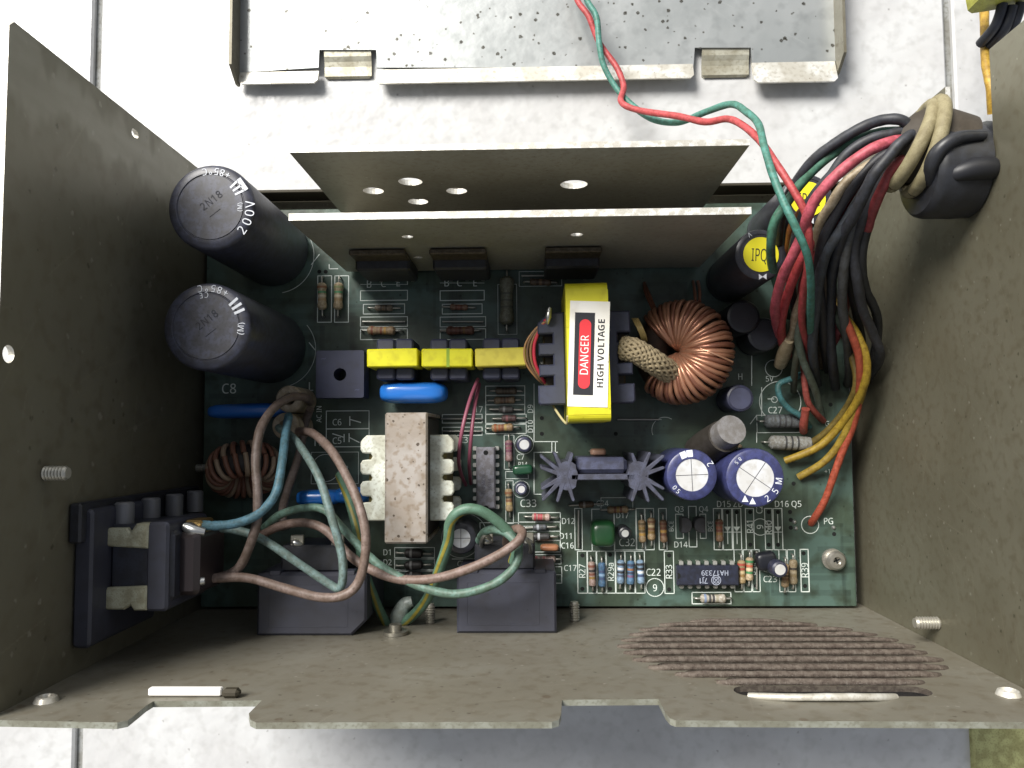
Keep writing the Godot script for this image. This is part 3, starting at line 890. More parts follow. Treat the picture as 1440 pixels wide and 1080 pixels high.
# one banded resistor or diode lying on the board between two pads
func axial(label: String, category: String, called: String, c: Vector3, dir: Vector3, length: float, r: float, color: String, bands: Array, span := 10.2, waist := true, group := "resistors on the board"):
	var t := thing(called, label, category, Vector3(c.x, 0, c.z), group)
	var y := r + 0.35
	var p := Vector3(c.x, y, c.z)
	dir = dir.rotated(Vector3.UP, rng.randf_range(-0.05, 0.05))
	var f := along(p - dir * length * 0.5, dir)
	var s := Shape.new()
	var w := r * (0.86 if waist else 1.0)
	s.lathe(f, [Vector2(0, 0), Vector2(r * 0.55, 0.0), Vector2(r * 0.95, r * 0.35), Vector2(r, r * 0.8), Vector2(r, length * 0.2), Vector2(w, length * 0.29), Vector2(w, length * 0.71), Vector2(r, length * 0.8), Vector2(r, length - r * 0.8), Vector2(r * 0.95, length - r * 0.35), Vector2(r * 0.55, length), Vector2(0, length)], 14)
	put("body", s, mat(called + " body", dusty(color, 0.22), 0.5, 0.0, "grime", 80.0), t)
	for k in bands.size():
		var fr: float = [0.17, 0.36, 0.5, 0.64, 0.83][k if bands.size() > 3 else k + 1]
		var br: float = (r if (fr < 0.25 or fr > 0.75) else w) + 0.03
		var hw := 0.34 if length < 10.0 else 0.28
		s = Shape.new()
		s.lathe(f, [Vector2(br - 0.1, length * fr - hw), Vector2(br, length * fr - hw), Vector2(br, length * fr + hw), Vector2(br - 0.1, length * fr + hw)], 14)
		put("colour_band", s, mat("band", dusty(bands[k], 0.2), 0.55), t)
	for sg in [-1.0, 1.0]:
		s = Shape.new()
		var e: Vector3 = p + dir * sg * span * 0.5
		s.tube([p + dir * sg * (length * 0.5 - 0.1), p + dir * sg * (span * 0.5 - 0.5), e + Vector3(0, -0.5, 0), Vector3(e.x, -0.4, e.z)], 0.3, 7, 3)
		put("lead", s, lead_mat, t)

# an upright electrolytic capacitor, its top centred on p
func can(label: String, p: Vector3, r: float, sleeve: String, top: String, opening := 0.68, group := "", cross := true, turn := 0.0) -> Node3D:
	var t := thing("electrolytic_capacitor", label, "capacitor", Vector3(p.x, 0, p.z), group)
	var h := p.y
	var s := Shape.new()
	var ro := r * opening
	s.lathe(at(Vector3(p.x, 0, p.z)), [Vector2(0, 0.2), Vector2(r * 0.95, 0.2), Vector2(r, 0.7), Vector2(r, h * 0.1), Vector2(r * 0.96, h * 0.13), Vector2(r, h * 0.16), Vector2(r, h - 1.0), Vector2(r - 0.25, h - 0.3), Vector2(r - 0.9, h), Vector2(ro, h), Vector2(ro, h - 0.25)], 36)
	put("sleeve", s, mat("sleeve " + sleeve, sleeve, 0.36, 0.0, "dust", 60.0), t)
	s = Shape.new()
	s.lathe(at(Vector3(p.x, 0, p.z)), [Vector2(ro + 0.05, h - 0.16), Vector2(0, h - 0.14)], 32)
	put("can_top", s, mat("can top " + top, top, 0.4, 0.25, "smudge", 40.0), t)
	if cross:
		for a in [0.0, 90.0]:
			s = Shape.new()
			s.box(Transform3D(Basis(Vector3.UP, deg_to_rad(a + turn)), Vector3(p.x, h - 0.125, p.z)), Vector3(ro * 1.96, 0.05, 0.16 if r > 3.5 else 0.1), 0.0)
			put("vent_groove", s, mat("groove", "3a3c42", 0.7), t)
	return t

func chip(label: String, c: Vector3, size: Vector3, pins: int, along_x: bool, color: String) -> Node3D:
	var t := thing("integrated_circuit", label, "chip", Vector3(c.x, 0, c.z))
	var b := Basis() if along_x else Basis(Vector3.UP, PI / 2)
	var s := Shape.new()
	var f := Transform3D(b, Vector3(c.x, 0, c.z))
	# the moulded body: two tapered halves
	var hx := size.x / 2
	var hz := size.z / 2
	s.prism([Vector2(-hx, -hz), Vector2(hx, -hz), Vector2(hx, hz), Vector2(-hx, hz)], 0.8, 0.8 + size.y, 0.4, f)
	put("body", s, mat("chip body " + color, color, 0.5, 0.0, "dust", 70.0), t)
	for k in pins:
		for sg in [-1.0, 1.0]:
			s = Shape.new()
			var x := (k - (pins - 1) * 0.5) * 2.54
			s.box(f * Transform3D(Basis(), Vector3(x, 1.9, sg * (hz + 0.5))), Vector3(1.3, 0.3, 1.0), 0.05)
			s.box(f * Transform3D(Basis(), Vector3(x, 0.8, sg * (hz + 1.0))), Vector3(0.9, 2.4, 0.3), 0.05)
			put("pin", s, mat("tinned pin", "c9c9c2", 0.35, 0.6), t)
	s = Shape.new()
	s.lathe(f * Transform3D(Basis(), Vector3(-hx + 0.1, 0.82 + size.y, 0)), [Vector2(0.9, 0), Vector2(0, 0)], 14, -PI / 2 if along_x else -PI / 2, PI / 2)
	put("notch", s, mat("hole", "0c0f0e", 0.9), t)
	return t


func build_parts():
	lead_mat = mat("tinned lead", "aaa9a2", 0.4, 0.8)
	var V := Vector3.BACK
	var Hh := Vector3.RIGHT
	var f := sans()
	var s: Shape
	var t: Node3D

	# ---- resistors (front rows first)
	var tan := "b79d78"
	axial("pinkish grey banded resistor beside the empty R27 outline", "resistor", "resistor", Vector3(17.43, 0, 42.15), V, 7.4, 1.15, "b09a97", ["6b3a2c", "221f20", "6b3a2c", "8a6a30"])
	axial("dark blue resistor between the pinkish one and the empty R29a outline", "resistor", "resistor", Vector3(20.46, 0, 42.37), V, 7.4, 1.15, "3f6c9c", ["2a3c66", "7a9cc0", "2a3c66"])
	axial("pale blue resistor just right of the empty R29a outline", "resistor", "resistor", Vector3(26.09, 0, 41.52), V, 7.2, 1.15, "7fa5cf", ["20232c", "d9dde6", "20232c", "42506b"])
	axial("mid blue resistor, middle one of the three beside R29a", "resistor", "resistor", Vector3(29.11, 0, 41.75), V, 7.2, 1.15, "4d7fb3", ["23304d", "8a5a40", "23304d", "6a4a70"])
	axial("pale blue resistor with black bands next to the printed C22", "resistor", "resistor", Vector3(32.14, 0, 41.54), V, 7.2, 1.15, "86add8", ["1c1f28", "1c1f28", "e4e8ef", "2b3d66"])
	axial("tan resistor directly right of the printed C32", "resistor", "resistor", Vector3(32.78, 0, 29.3), V, 6.8, 1.15, tan, ["5b4a2d", "8b6f35", "5b4a2d", "b98d3a"])
	axial("light tan resistor with pale bands, second to the right of C32", "resistor", "resistor", Vector3(35.61, 0, 28.67), V, 6.8, 1.2, "c0a580", ["7a5236", "d8c49a", "7a5236", "8a6a30"])
	axial("brown resistor beside the two small transistors near printed Q3", "resistor", "resistor", Vector3(39.28, 0, 29.33), V, 6.8, 1.15, "8f7055", ["5c3020", "5c3020", "b98d3a", "5c3020"])
	axial("brown red resistor below the printed D15", "resistor", "resistor", Vector3(56.12, 0, 29.18), V, 6.8, 1.15, "957259", ["6d2f22", "8d4a36", "6d2f22", "8a6a30"])
	axial("tan resistor with red bands touching the right end of the long chip", "resistor", "resistor", Vector3(62.49, 0, 41.62), V, 7.0, 1.2, "c2aa80", ["a03a2c", "a03a2c", "d0b98c", "8d6b37"])
	axial("cream resistor with a green band near the printed C23", "resistor", "resistor", Vector3(64.87, 0, 40.77), V, 7.0, 1.2, "cbb898", ["2f7a44", "b9563a", "e0cda6", "2f7a44"])
	axial("tan resistor half hidden by the small white topped capacitor at C23", "resistor", "resistor", Vector3(75.53, 0, 42.72), V, 7.0, 1.15, "b39a78", ["6b4a2d", "4d3a28", "6b4a2d"])
	axial("khaki resistor with one dark band left of the empty R39 outline", "resistor", "resistor", Vector3(77.91, 0, 41.66), V, 7.4, 1.25, "a3957a", ["2c2620", "a3957a", "82714f"])
	axial("cream resistor with green band nearer the tall black capacitors", "resistor", "resistor", Vector3(-65.62, 0, -43.79), V, 8.4, 1.5, "cfc0a4", ["8a5a3a", "4f9464", "d8ccb4", "b0926a"], 12.5)
	axial("cream resistor with green band nearer the heat sink transistor", "resistor", "resistor", Vector3(-60.45, 0, -43.73), V, 8.4, 1.5, "cbb99a", ["7d8a5a", "4f9464", "d8ccb4", "a88a60"], 12.5)
	axial("small grey banded resistor in the shade below the left BCE print", "resistor", "resistor", Vector3(-46.28, 0, -39.96), Hh, 5.6, 1.0, "8f8578", ["3c332b", "5c4a3a", "3c332b"])
	axial("tan resistor just behind the leftmost yellow taped coil", "resistor", "resistor", Vector3(-46.93, 0, -32.79), Hh, 8.6, 1.4, "b49878", ["7a3f2c", "8a6a50", "7a3f2c", "b98d3a"], 12.5)
	axial("small brown resistor in the shade below the second BCE print", "resistor", "resistor", Vector3(-22.8, 0, -39.93), Hh, 5.6, 1.0, "94715c", ["5c2d22", "7d4636", "5c2d22"])
	axial("reddish brown resistor behind the middle yellow taped coil", "resistor", "resistor", Vector3(-22.37, 0, -32.53), Hh, 8.6, 1.4, "7f5547", ["4d251d", "6b3a2e", "4d251d", "7a5a30"], 12.5)
	axial("grey green power resistor standing left of the large transformer", "resistor", "resistor", Vector3(-7.86, 0, -41.55), V, 15.0, 2.3, "7d8273", ["4d5348", "4d5348", "4d5348"], 19.0)
	axial("pinkish purple resistor left of the upper white topped capacitor", "resistor", "resistor", Vector3(-7.51, 0, 4.77), V, 6.6, 1.2, "a8848a", ["6d3a52", "8a4a5c", "6d3a52", "95707a"])
	axial("cream resistor with yellowish end left of the printed C33", "resistor", "resistor", Vector3(-7.61, 0, 19.83), V, 7.0, 1.2, "c3ac84", ["8a5a3a", "3f3a30", "8a5a3a", "c8b070"])
	axial("tan resistor with orange bands left of the printed D10", "resistor", "resistor", Vector3(-9.44, 0, -2.37), Hh, 6.6, 1.25, "c2a27c", ["b0623a", "b0623a", "8a4a30", "c9aa62"])
	axial("brown resistor in the second slot from the top beside the transformer", "resistor", "resistor", Vector3(-8.73, 0, -10.85), Hh, 6.6, 1.15, "8d7a62", ["5c4030", "3c2f28", "5c4030"])
	axial("dark diode with a reddish tint above the tan resistor at D10", "diode", "diode", Vector3(-7.44, 0, -5.22), Hh, 4.6, 1.0, "5d4247", ["8a5258"], 10.2, false, "glass diodes on the board")
	axial("dark grey diode left of the printed D9", "diode", "diode", Vector3(-8.31, 0, -7.98), Hh, 4.6, 1.0, "46484d", ["85868a"], 10.2, false, "glass diodes on the board")
	axial("dark resistor in the topmost slot beside the large transformer", "resistor", "resistor", Vector3(-8.27, 0, -13.72), Hh, 6.6, 1.15, "5a5246", ["3a3028", "3a3028", "3a3028"])
	axial("pale pink resistor with red bands below the printed C33", "resistor", "resistor", Vector3(2.19, 0, 24.97), Hh, 5.6, 1.15, "c4aba6", ["a83a44", "a83a44", "a83a44", "7a5a48"])
	axial("pinkish resistor under the orange disc left of printed C17", "resistor", "resistor", Vector3(2.94, 0, 37.81), Hh, 7.0, 1.2, "ad9795", ["8a4a50", "5c4a4c", "8a4a50", "77605c"])
	axial("pale grey resistor with black bands in the slot at the front edge", "resistor", "resistor", Vector3(53.72, 0, 49.48), Hh, 7.6, 1.35, "b9b7b0", ["6d7fa0", "2b2b2e", "2b2b2e", "8f8a78"], 10.8)
	axial("black diode above the orange disc left of printed D11", "diode", "diode", Vector3(2.13, 0, 30.91), Hh, 5.4, 1.15, "23262d", ["aab0b8"], 10.2, false, "glass diodes on the board")
	axial("slim blue grey diode left of the printed D12", "diode", "diode", Vector3(1.72, 0, 28.1), Hh, 4.2, 0.9, "4a525e", ["9aa2ac"], 10.2, false, "glass diodes on the board")
	axial("black rectifier diode right of the printed D1", "diode", "diode", Vector3(-36.81, 0, 35.75), Hh, 5.6, 1.4, "1b1c20", ["77787c"], 11.0, false, "rectifier diodes by the silver transformer")
	axial("black rectifier diode right of the printed D2", "diode", "diode", Vector3(-36.81, 0, 39.31), Hh, 5.6, 1.4, "1b1c20", ["77787c"], 11.0, false, "rectifier diodes by the silver transformer")
	axial("black rectifier diode under the brown mains wire beside the front outlet", "diode", "diode", Vector3(-36.81, 0, 42.66), Hh, 5.6, 1.4, "1b1c20", ["77787c"], 11.0, false, "rectifier diodes by the silver transformer")
	axial("dark slate power resistor with two rings, the rear one of the pair", "resistor", "power_resistor", Vector3(76.19, 0, -3.72), Hh, 12.0, 2.1, "5f6a74", ["2a2d33", "2a2d33", "2a2d33"], 15.0, false, "grey power resistors")
	axial("light grey power resistor with black rings beside the white topped capacitor", "resistor", "power_resistor", Vector3(77.95, 0, 2.94), Hh, 13.0, 2.2, "93979a", ["26282c", "26282c", "26282c"], 16.0, false, "grey power resistors")

	# ---- small upright capacitors
	var navy := "3d4058"
	can("small navy capacitor with white top near printed D10", Vector3(-2.78, 9, 2.73), 2.4, navy, "d5d7db", 0.74, "small white topped capacitors", false)
	can("small navy capacitor with white top above the printed C33", Vector3(-3.74, 8, 16.05), 2.0, navy, "d5d7db", 0.74, "small white topped capacitors", false)
	can("tiny dark capacitor with grey top above the printed C32", Vector3(26.89, 8, 29.18), 2.0, "2a2c33", "c6c8c9", 0.66, "small white topped capacitors", false)
	can("small navy capacitor with white top at the printed C23", Vector3(71.81, 9, 39.73), 2.5, "33364a", "d2d4d6", 0.66, "small white topped capacitors", false)
	can("black capacitor with crossed white top under the green mains wire", Vector3(-21.11, 16, 29.45), 4.6, "34363f", "c3c7cd", 0.6, "", true, 0.0)
	t = can("purple navy capacitor with crossed white top touching the finned heat sink", Vector3(43.43, 26, 11.21), 7.09, "3d4270", "d8dade", 0.63, "two purple capacitors with crossed white tops", true, 2.0)
	var q: Vector3 = Vector3(43.43, 26, 11.21)
	s = Shape.new()
	arc_text(s, q + Vector3(0, 0.02, 0), 5.9, "2", 32, 10, 1.7, f)
	for a in [95.0, 112.0]:
		s.box(Transform3D(Basis(Vector3.UP, deg_to_rad(a)), q + Vector3(cos(deg_to_rad(a)) * 5.9, 0, -sin(deg_to_rad(a)) * 5.9)), Vector3(1.9, 0.05, 1.7), 0.0)
	arc_text(s, q + Vector3(0, 0.02, 0), 5.9, "05", 215, 14, 1.2, f)
	put("printing", s, mat("white print", "d5d9e0", 0.6), t)
	t = can("purple navy capacitor with crossed white top beside the grey power resistor", Vector3(60.65, 26, 12.09), 8.07, "3d4270", "d8dade", 0.64, "two purple capacitors with crossed white tops", true, 55.0)
	q = Vector3(60.65, 26, 12.09)
	s = Shape.new()
	arc_text(s, q + Vector3(0, 0.02, 0), 6.5, "25M", -60, 26, 1.7, f)
	arc_text(s, q + Vector3(0, 0.02, 0), 6.6, "85", 128, 12, 1.0, f)
	for a in [262.0, 243.0]:
		var c := q + Vector3(cos(deg_to_rad(a)) * 6.4, 0.03, -sin(deg_to_rad(a)) * 6.4)
		s.flat(c + Vector3(-0.9, 0, 0.8), c + Vector3(0.9, 0, 0.8), c + Vector3(0, 0, -1.0), Vector3.UP)
	put("printing", s, mat("white print", "d5d9e0", 0.6), t)
	can("plain slate blue capacitor just right of the copper coil", Vector3(60.21, 14, -10.31), 4.05, "3a3d55", "50536b", 0.8, "", false)
	can("black capacitor in the shade below the yellow topped one", Vector3(61.31, 16, -33.94), 4.94, "1e1f25", "24262d", 0.8, "", false)
	can("black capacitor with a pale mark behind the red output wires", Vector3(67.68, 14, -28.94), 4.98, "22242b", "2b2d35", 0.8, "", false)
	for k in 2:
		var c: Vector3 = [Vector3(60.98, 36, -47.57), Vector3(73.81, 36, -62.4)][k]
		t = can(["black capacitor with yellow round sticker lettered IPQC", "black capacitor with yellow sticker half hidden behind the output wires"][k], c, 6.96, "3a3b44", "3a3b44", 0.8, "capacitors with yellow stickers", false)
		s = Shape.new()
		s.lathe(at(Vector3(c.x, 0, c.z)), [Vector2(4.7, 36.0), Vector2(4.7, 36.12), Vector2(0, 36.14)], 30)
		var st := put("sticker", s, mat("yellow sticker", "e2d822", 0.55), t)
		s = Shape.new()
		s.letters(lying(c + Vector3(0.3, 0.14, 0.3), -3.0) * Transform3D(Basis.from_scale(Vector3(0.72, 1.25, 1)), Vector3.ZERO), "IPQC", 2.6, f)
		put("lettering", s, mat("black print", "2a2a20", 0.6), st)
		s = Shape.new()
		arc_text(s, c + Vector3(0, 0.02, 0), 6.1, "V", 118, 10, 1.2, f)
		for a in [268.0, 278.0]:
			var cc := c + Vector3(cos(deg_to_rad(a)) * 6.0, 0.03, -sin(deg_to_rad(a)) * 6.0)
			var sg := -1.0 if a < 270 else 1.0
			s.flat(cc + Vector3(0.5 * sg, 0, -0.8), cc + Vector3(0.5 * sg, 0, 0.8), cc + Vector3(-0.6 * sg, 0, 0), Vector3.UP)
		put("printing", s, mat("white print", "d5d9e0", 0.6), t)

	# ---- film and disc capacitors
	var blue := mat("glossy blue resin", "2a78d4", 0.22, 0.0, "", 25.0, "", 0.3, 0.6)
	var pill := func(called: String, label: String, c: Vector3, size: Vector3, turn: float, m: Material):
		var n := thing(called, label, "capacitor", Vector3(c.x, 0, c.z), "blue resin capacitors")
		var b := Shape.new()
		var rows := 12
		var segs := 28
		var fr := Transform3D(Basis(Vector3.UP, deg_to_rad(turn)), Vector3(c.x, c.y - size.y * 0.5, c.z))
		var pt := func(i: int, j: int) -> Array:
			var u := PI * i / rows - PI / 2
			var v := TAU * j / segs
			var sp := func(w: float, e: float) -> float: return signf(w) * pow(absf(w), e)
			var p := Vector3(sp.call(cos(u), 0.45) * sp.call(cos(v), 0.42) * size.x / 2, sp.call(sin(u), 0.6) * size.y / 2, sp.call(cos(u), 0.6) * sp.call(sin(v), 0.6) * size.z / 2)
			var nn := Vector3(sp.call(cos(u), 1.55) * sp.call(cos(v), 1.58) / size.x, sp.call(sin(u), 1.4) / size.y, sp.call(cos(u), 1.4) * sp.call(sin(v), 1.4) / size.z).normalized()
			return [fr * p, fr.basis * nn]
		for i in rows:
			for j in segs:
				var A: Array = pt.call(i, j)
				var B: Array = pt.call(i + 1, j)
				var C: Array = pt.call(i + 1, j + 1)
				var D: Array = pt.call(i, j + 1)
				b.tri(A[0], B[0], C[0], A[1], B[1], C[1])
				b.tri(A[0], C[0], D[0], A[1], C[1], D[1])
		put("body", b, m, n)
		for sg in [-1.0, 1.0]:
			b = Shape.new()
			var e: Vector3 = fr * Vector3(sg * size.x * 0.36, -size.y * 0.4, 0)
			b.tube([e, Vector3(e.x, -0.3, e.z)], 0.35, 7)
			put("lead", b, lead_mat, n)
	pill.call("film_capacitor", "bright blue resin capacitor standing in front of the yellow taped coils", Vector3(-35.68, 15, -12.92), Vector3(20.2, 13.5, 6.4), 0.0, blue)
	pill.call("film_capacitor", "long blue disc capacitor lying in front of the second tall capacitor", Vector3(-84.9, 14, -7.92), Vector3(26.0, 13.5, 4.6), 1.0, mat("blue resin", "235fae", 0.25, 0.0, "", 25.0, "", 0.3, 0.6))
	pill.call("disc_capacitor", "blue disc capacitor beside the wire wound ring", Vector3(-64.79, 11, 18.25), Vector3(13.2, 11, 4.6), 0.0, blue)
	pill.call("disc_capacitor", "blue disc capacitor touching the white transformer flange", Vector3(-54.41, 11, 17.68), Vector3(10.6, 11, 4.8), 0.0, blue)
	pill.call("disc_capacitor", "orange brown disc capacitor left of the printed C16", Vector3(4.61, 5, 34), Vector3(5.6, 5, 2.0), 0.0, mat("orange ceramic", "95664a", 0.4))
	pill.call("disc_capacitor", "small brown ceramic capacitor behind the finned heat sink", Vector3(18.97, 14, 5.08), Vector3(4.6, 6, 2.2), 0.0, mat("brown ceramic", "9a7a68", 0.45))
	pill.call("film_capacitor", "glossy dark green film capacitor left of the printed C32", Vector3(20.5, 9, 29.45), Vector3(7.4, 8.5, 8.0), 0.0, mat("green resin", "1c4526", 0.3, 0.0, "", 25.0, "", 0.3, 0.6))
	pill.call("film_capacitor", "small dark green capacitor between the two white topped ones", Vector3(-3.33, 4, 10.53), Vector3(6.2, 4, 3.2), 4.0, mat("green resin small", "224a34", 0.25, 0.0, "", 25.0, "", 0.3, 0.6))
	pill.call("film_capacitor", "black rounded capacitor lying left of the small one at C23", Vector3(69.5, 5, 38.09), Vector3(6.0, 4.5, 5.6), 10.0, mat("black resin", "1d1f26", 0.35))

	# ---- small transistors
	for k in 2:
		var c: Vector3 = [Vector3(45.09, 5, 27.08), Vector3(49.74, 5, 27.1)][k]
		t = thing("small_transistor", ["black small transistor beside the printed Q3", "black small transistor beside the printed Q4"][k], "transistor", Vector3(c.x, 0, c.z), "small black transistors")
		s = Shape.new()
		var o := []
		for i in 12:
			var a := PI * i / 11.0 - PI / 2
			o.append(Vector2(cos(a) * 2.0, sin(a) * 2.3))
		o.append(Vector2(-1.2, 2.3)); o.append(Vector2(-1.2, -2.3))
		s.prism(o, 2.0, 6.5, 0.2, at(Vector3(c.x, 0, c.z), 180.0 * k))
		put("body", s, mat("black epoxy", "2a2b30", 0.55, 0.0, "dust", 60.0), t)
		for d in [-1.27, 0.0, 1.27]:
			s = Shape.new()
			s.box(at(Vector3(c.x, 1.0, c.z + d)), Vector3(0.4, 2.4, 0.4), 0.0)
			put("leg", s, lead_mat, t)

	# ---- chips
	t = chip("grey dusty control chip standing lengthwise beside the white transformer flange", Vector3(-14.59, 0, 12.82), Vector3(18.6, 3.2, 5.8), 8, false, "8b8b96")
	q = Vector3(-14.59, 0, 12.82)
	s = Shape.new()
	s.letters(lying(Vector3(q.x - 0.6, 4.01, q.z + 2.0), 90.0), "TL494CN", 1.1, f)
	s.letters(lying(Vector3(q.x + 1.2, 4.01, q.z + 2.0), 90.0), "J8314", 1.0, f)
	put("printing", s, mat("grey print", "5a5a66", 0.7), t)
	s = Shape.new()
	s.lathe(at(Vector3(q.x + 0.1, 4.02, q.z - 7.6)), [Vector2(0.75, 0), Vector2(0, 0)], 14)
	put("dimple", s, mat("hole", "0c0f0e", 0.9), t)
	t = chip("navy comparator chip with upside down HA17339 lettering", Vector3(51.95, 0, 42.34), Vector3(18.4, 3.2, 5.9), 7, true, "262a3c")
	q = Vector3(51.95, 0, 42.34)
	s = Shape.new()
	s.letters(lying(Vector3(q.x + 2.0, 4.01, q.z - 0.9), 180.0), "HA17339", 1.45, f)
	s.letters(lying(Vector3(q.x - 1.6, 4.01, q.z + 1.4), 180.0), "7J1", 1.5, f)
	var lg := Vector3(q.x + 2.3, 4.05, q.z + 1.3)
	for r in [1.35, 0.85]:
		for i in 16:
			var a := TAU * i / 16
			s.box(Transform3D(Basis(Vector3.UP, -a), lg + Vector3(cos(a) * r, 0, sin(a) * r)), Vector3(0.16, 0.04, r * 0.42), 0.0)
	for a in [45.0, -45.0]:
		s.box(Transform3D(Basis(Vector3.UP, deg_to_rad(a)), lg), Vector3(2.6, 0.04, 0.14), 0.0)
	put("printing", s, mat("chip print", "a9b0c2", 0.6), t)

	# ---- square bridge rectifier with a hole
	t = thing("bridge_rectifier", "square navy bridge rectifier with a round hole in its middle", "rectifier", Vector3(-60.28, 0, -19.28))
	s = Shape.new()
	var c0: Vector3 = Vector3(-57.62, 11, -18.64)
	s.plate(Vector3(0, 11.0, 0), Vector3.RIGHT, Vector3.BACK, Vector3(0, -7.5, 0), round_rect(Vector2(c0.x, c0.z), Vector2(14.4, 14.2), 0.6), [circle(Vector2(c0.x, c0.z + 0.1), 1.9, 24)])
	put("body", s, mat("navy epoxy", "393d55", 0.5, 0.0, "smudge", 30.0), t)
	s = Shape.new()
	s.letters(lying(Vector3(c0.x + 5.2, 11.0, c0.z + 4.8), 10.0), "~", 2.4, f)
	s.letters(lying(Vector3(c0.x - 5.0, 11.0, c0.z - 4.6), 10.0), "~", 2.4, f)
	put("printing", s, mat("faint print", "545a78", 0.6), t)
	for d in [Vector2(-5, -5), Vector2(5, -5), Vector2(-5, 5), Vector2(5, 5)]:
		s = Shape.new()
		s.box(at(Vector3(c0.x + d.x, 1.7, c0.z + d.y)), Vector3(1, 4, 1), 0.0)
		put("leg", s, lead_mat, t)

	# ---- three yellow taped driver coils
	var k := 0
	var bob := mat("navy bobbin", "383c50", 0.5, 0.0, "smudge", 40.0)
	for e in [[Vector3(-40.18, 21, -22.42), "e3de1c", "bright yellow taped coil, the one next to the square rectifier"], [Vector3(-24.48, 21, -22.27), "d9d51c", "bright yellow taped coil with a green smear, middle of the row"], [Vector3(-9.13, 21, -22.32), "cfc34a", "dull yellow taped coil with dark spots, next to the large transformer"]]:
		var c: Vector3 = e[0]
		t = thing("driver_coil", e[2], "coil", Vector3(c.x, 0, c.z), "three yellow taped coils in a row")
		s = Shape.new()
		s.box(at(Vector3(c.x, 15.0, c.z), [0.6, -0.3, 1.2][k]), Vector3(14.6, 12.0, 5.2), 0.3)
		put("tape", s, mat("yellow tape", e[1], 0.42, 0.0, "smudge", 30.0), t)
		if k == 1:
			s = Shape.new()
			s.box(at(Vector3(c.x + 0.3, 20.98, c.z)), Vector3(0.9, 0.1, 5.3), 0.0)
			put("smear", s, mat("green smear", "8aa62a", 0.6), t)
		for sg in [-1.0, 1.0]:
			for hx in [-1.0, 1.0]:
				s = Shape.new()
				s.prism(round_rect(Vector2(c.x + hx * 2.75, c.z + sg * 4.2), Vector2(5.3, 3.6), 0.9, 3), 3.0, 16.5, 0.5)
				put("bobbin_half", s, bob, t)
		for hx in [-4.0, 0.0, 4.0]:
			s = Shape.new()
			s.box(at(Vector3(c.x + hx, 1.5, c.z)), Vector3(0.8, 3.6, 8), 0.0)
			put("pin_row", s, lead_mat, t)
		k += 1

	# ---- tinned wire links
	for e in [[Vector3(-28.14, 0.6, -5.25), Vector3(-16.23, 0.6, -5.16), "tinned wire link in the upper slot behind the pair of wine red wires"], [Vector3(-27.7, 0.6, -1.4), Vector3(-16.24, 0.6, -1.32), "tinned wire link in the lower slot behind the pair of wine red wires"], [Vector3(-52.64, 0.6, -35.79), Vector3(-40.13, 0.6, -35.66), "tinned wire link between the two resistors below the left BCE print"], [Vector3(-27.65, 0.6, -35.52), Vector3(-15.65, 0.6, -35.39), "tinned wire link between the two resistors below the second BCE print"], [Vector3(13.62, 0.6, 23.34), Vector3(13.48, 0.6, 34.11), "tinned wire link right of the printed D12"], [Vector3(67.4, 0.6, 35.99), Vector3(67.12, 0.6, 46.63), "tinned wire link between the cream resistor and the printed C23"], [Vector3(26.31, 0.6, -4.62), Vector3(38.3, 0.6, -4.53), "tinned wire link behind the right fins of the small heat sink"], [Vector3(-2.9, 0.6, -49.69), Vector3(8.41, 0.6, -49.55), "tinned wire link in the shade behind the yellow transformer"]]:
		var a: Vector3 = e[0]
		var b: Vector3 = e[1]
		var d := (b - a).normalized()
		s = Shape.new()
		s.tube([a - Vector3(0, 0.9, 0), a, a + d * 0.6 + Vector3(0, 0.25, 0), b - d * 0.6 + Vector3(0, 0.25, 0), b, b - Vector3(0, 0.9, 0)], 0.32, 7, 3)
		var l := put("wire_link", s, lead_mat, self)
		l.name = numbered("wire_link")
		tag(l, e[2], "wire link", "tinned wire links on the board")
	axial("dark brown resistor in the shade at the right rear of the yellow transformer", "resistor", "resistor", Vector3(2.63, 0, -47.49), Hh, 6.6, 1.15, "6d5c4c", ["3c2a22", "8a6a50", "3c2a22"])
	axial("tan resistor below the finned heat sink near the printed C34", "resistor", "resistor", Vector3(25.51, 0, 22.8), Hh, 6.4, 1.15, "a08a6c", ["5c3020", "8b6f35", "5c3020"])
	axial("grey diode below the left fins of the small heat sink", "diode", "diode", Vector3(15.96, 0, 21.24), Hh, 4.6, 1.0, "5c4a3c", ["95908a"], 10.2, false, "glass diodes on the board")

	build_transformers()
	build_coils()
	build_finned_sink()
	build_sockets()
	build_wires()


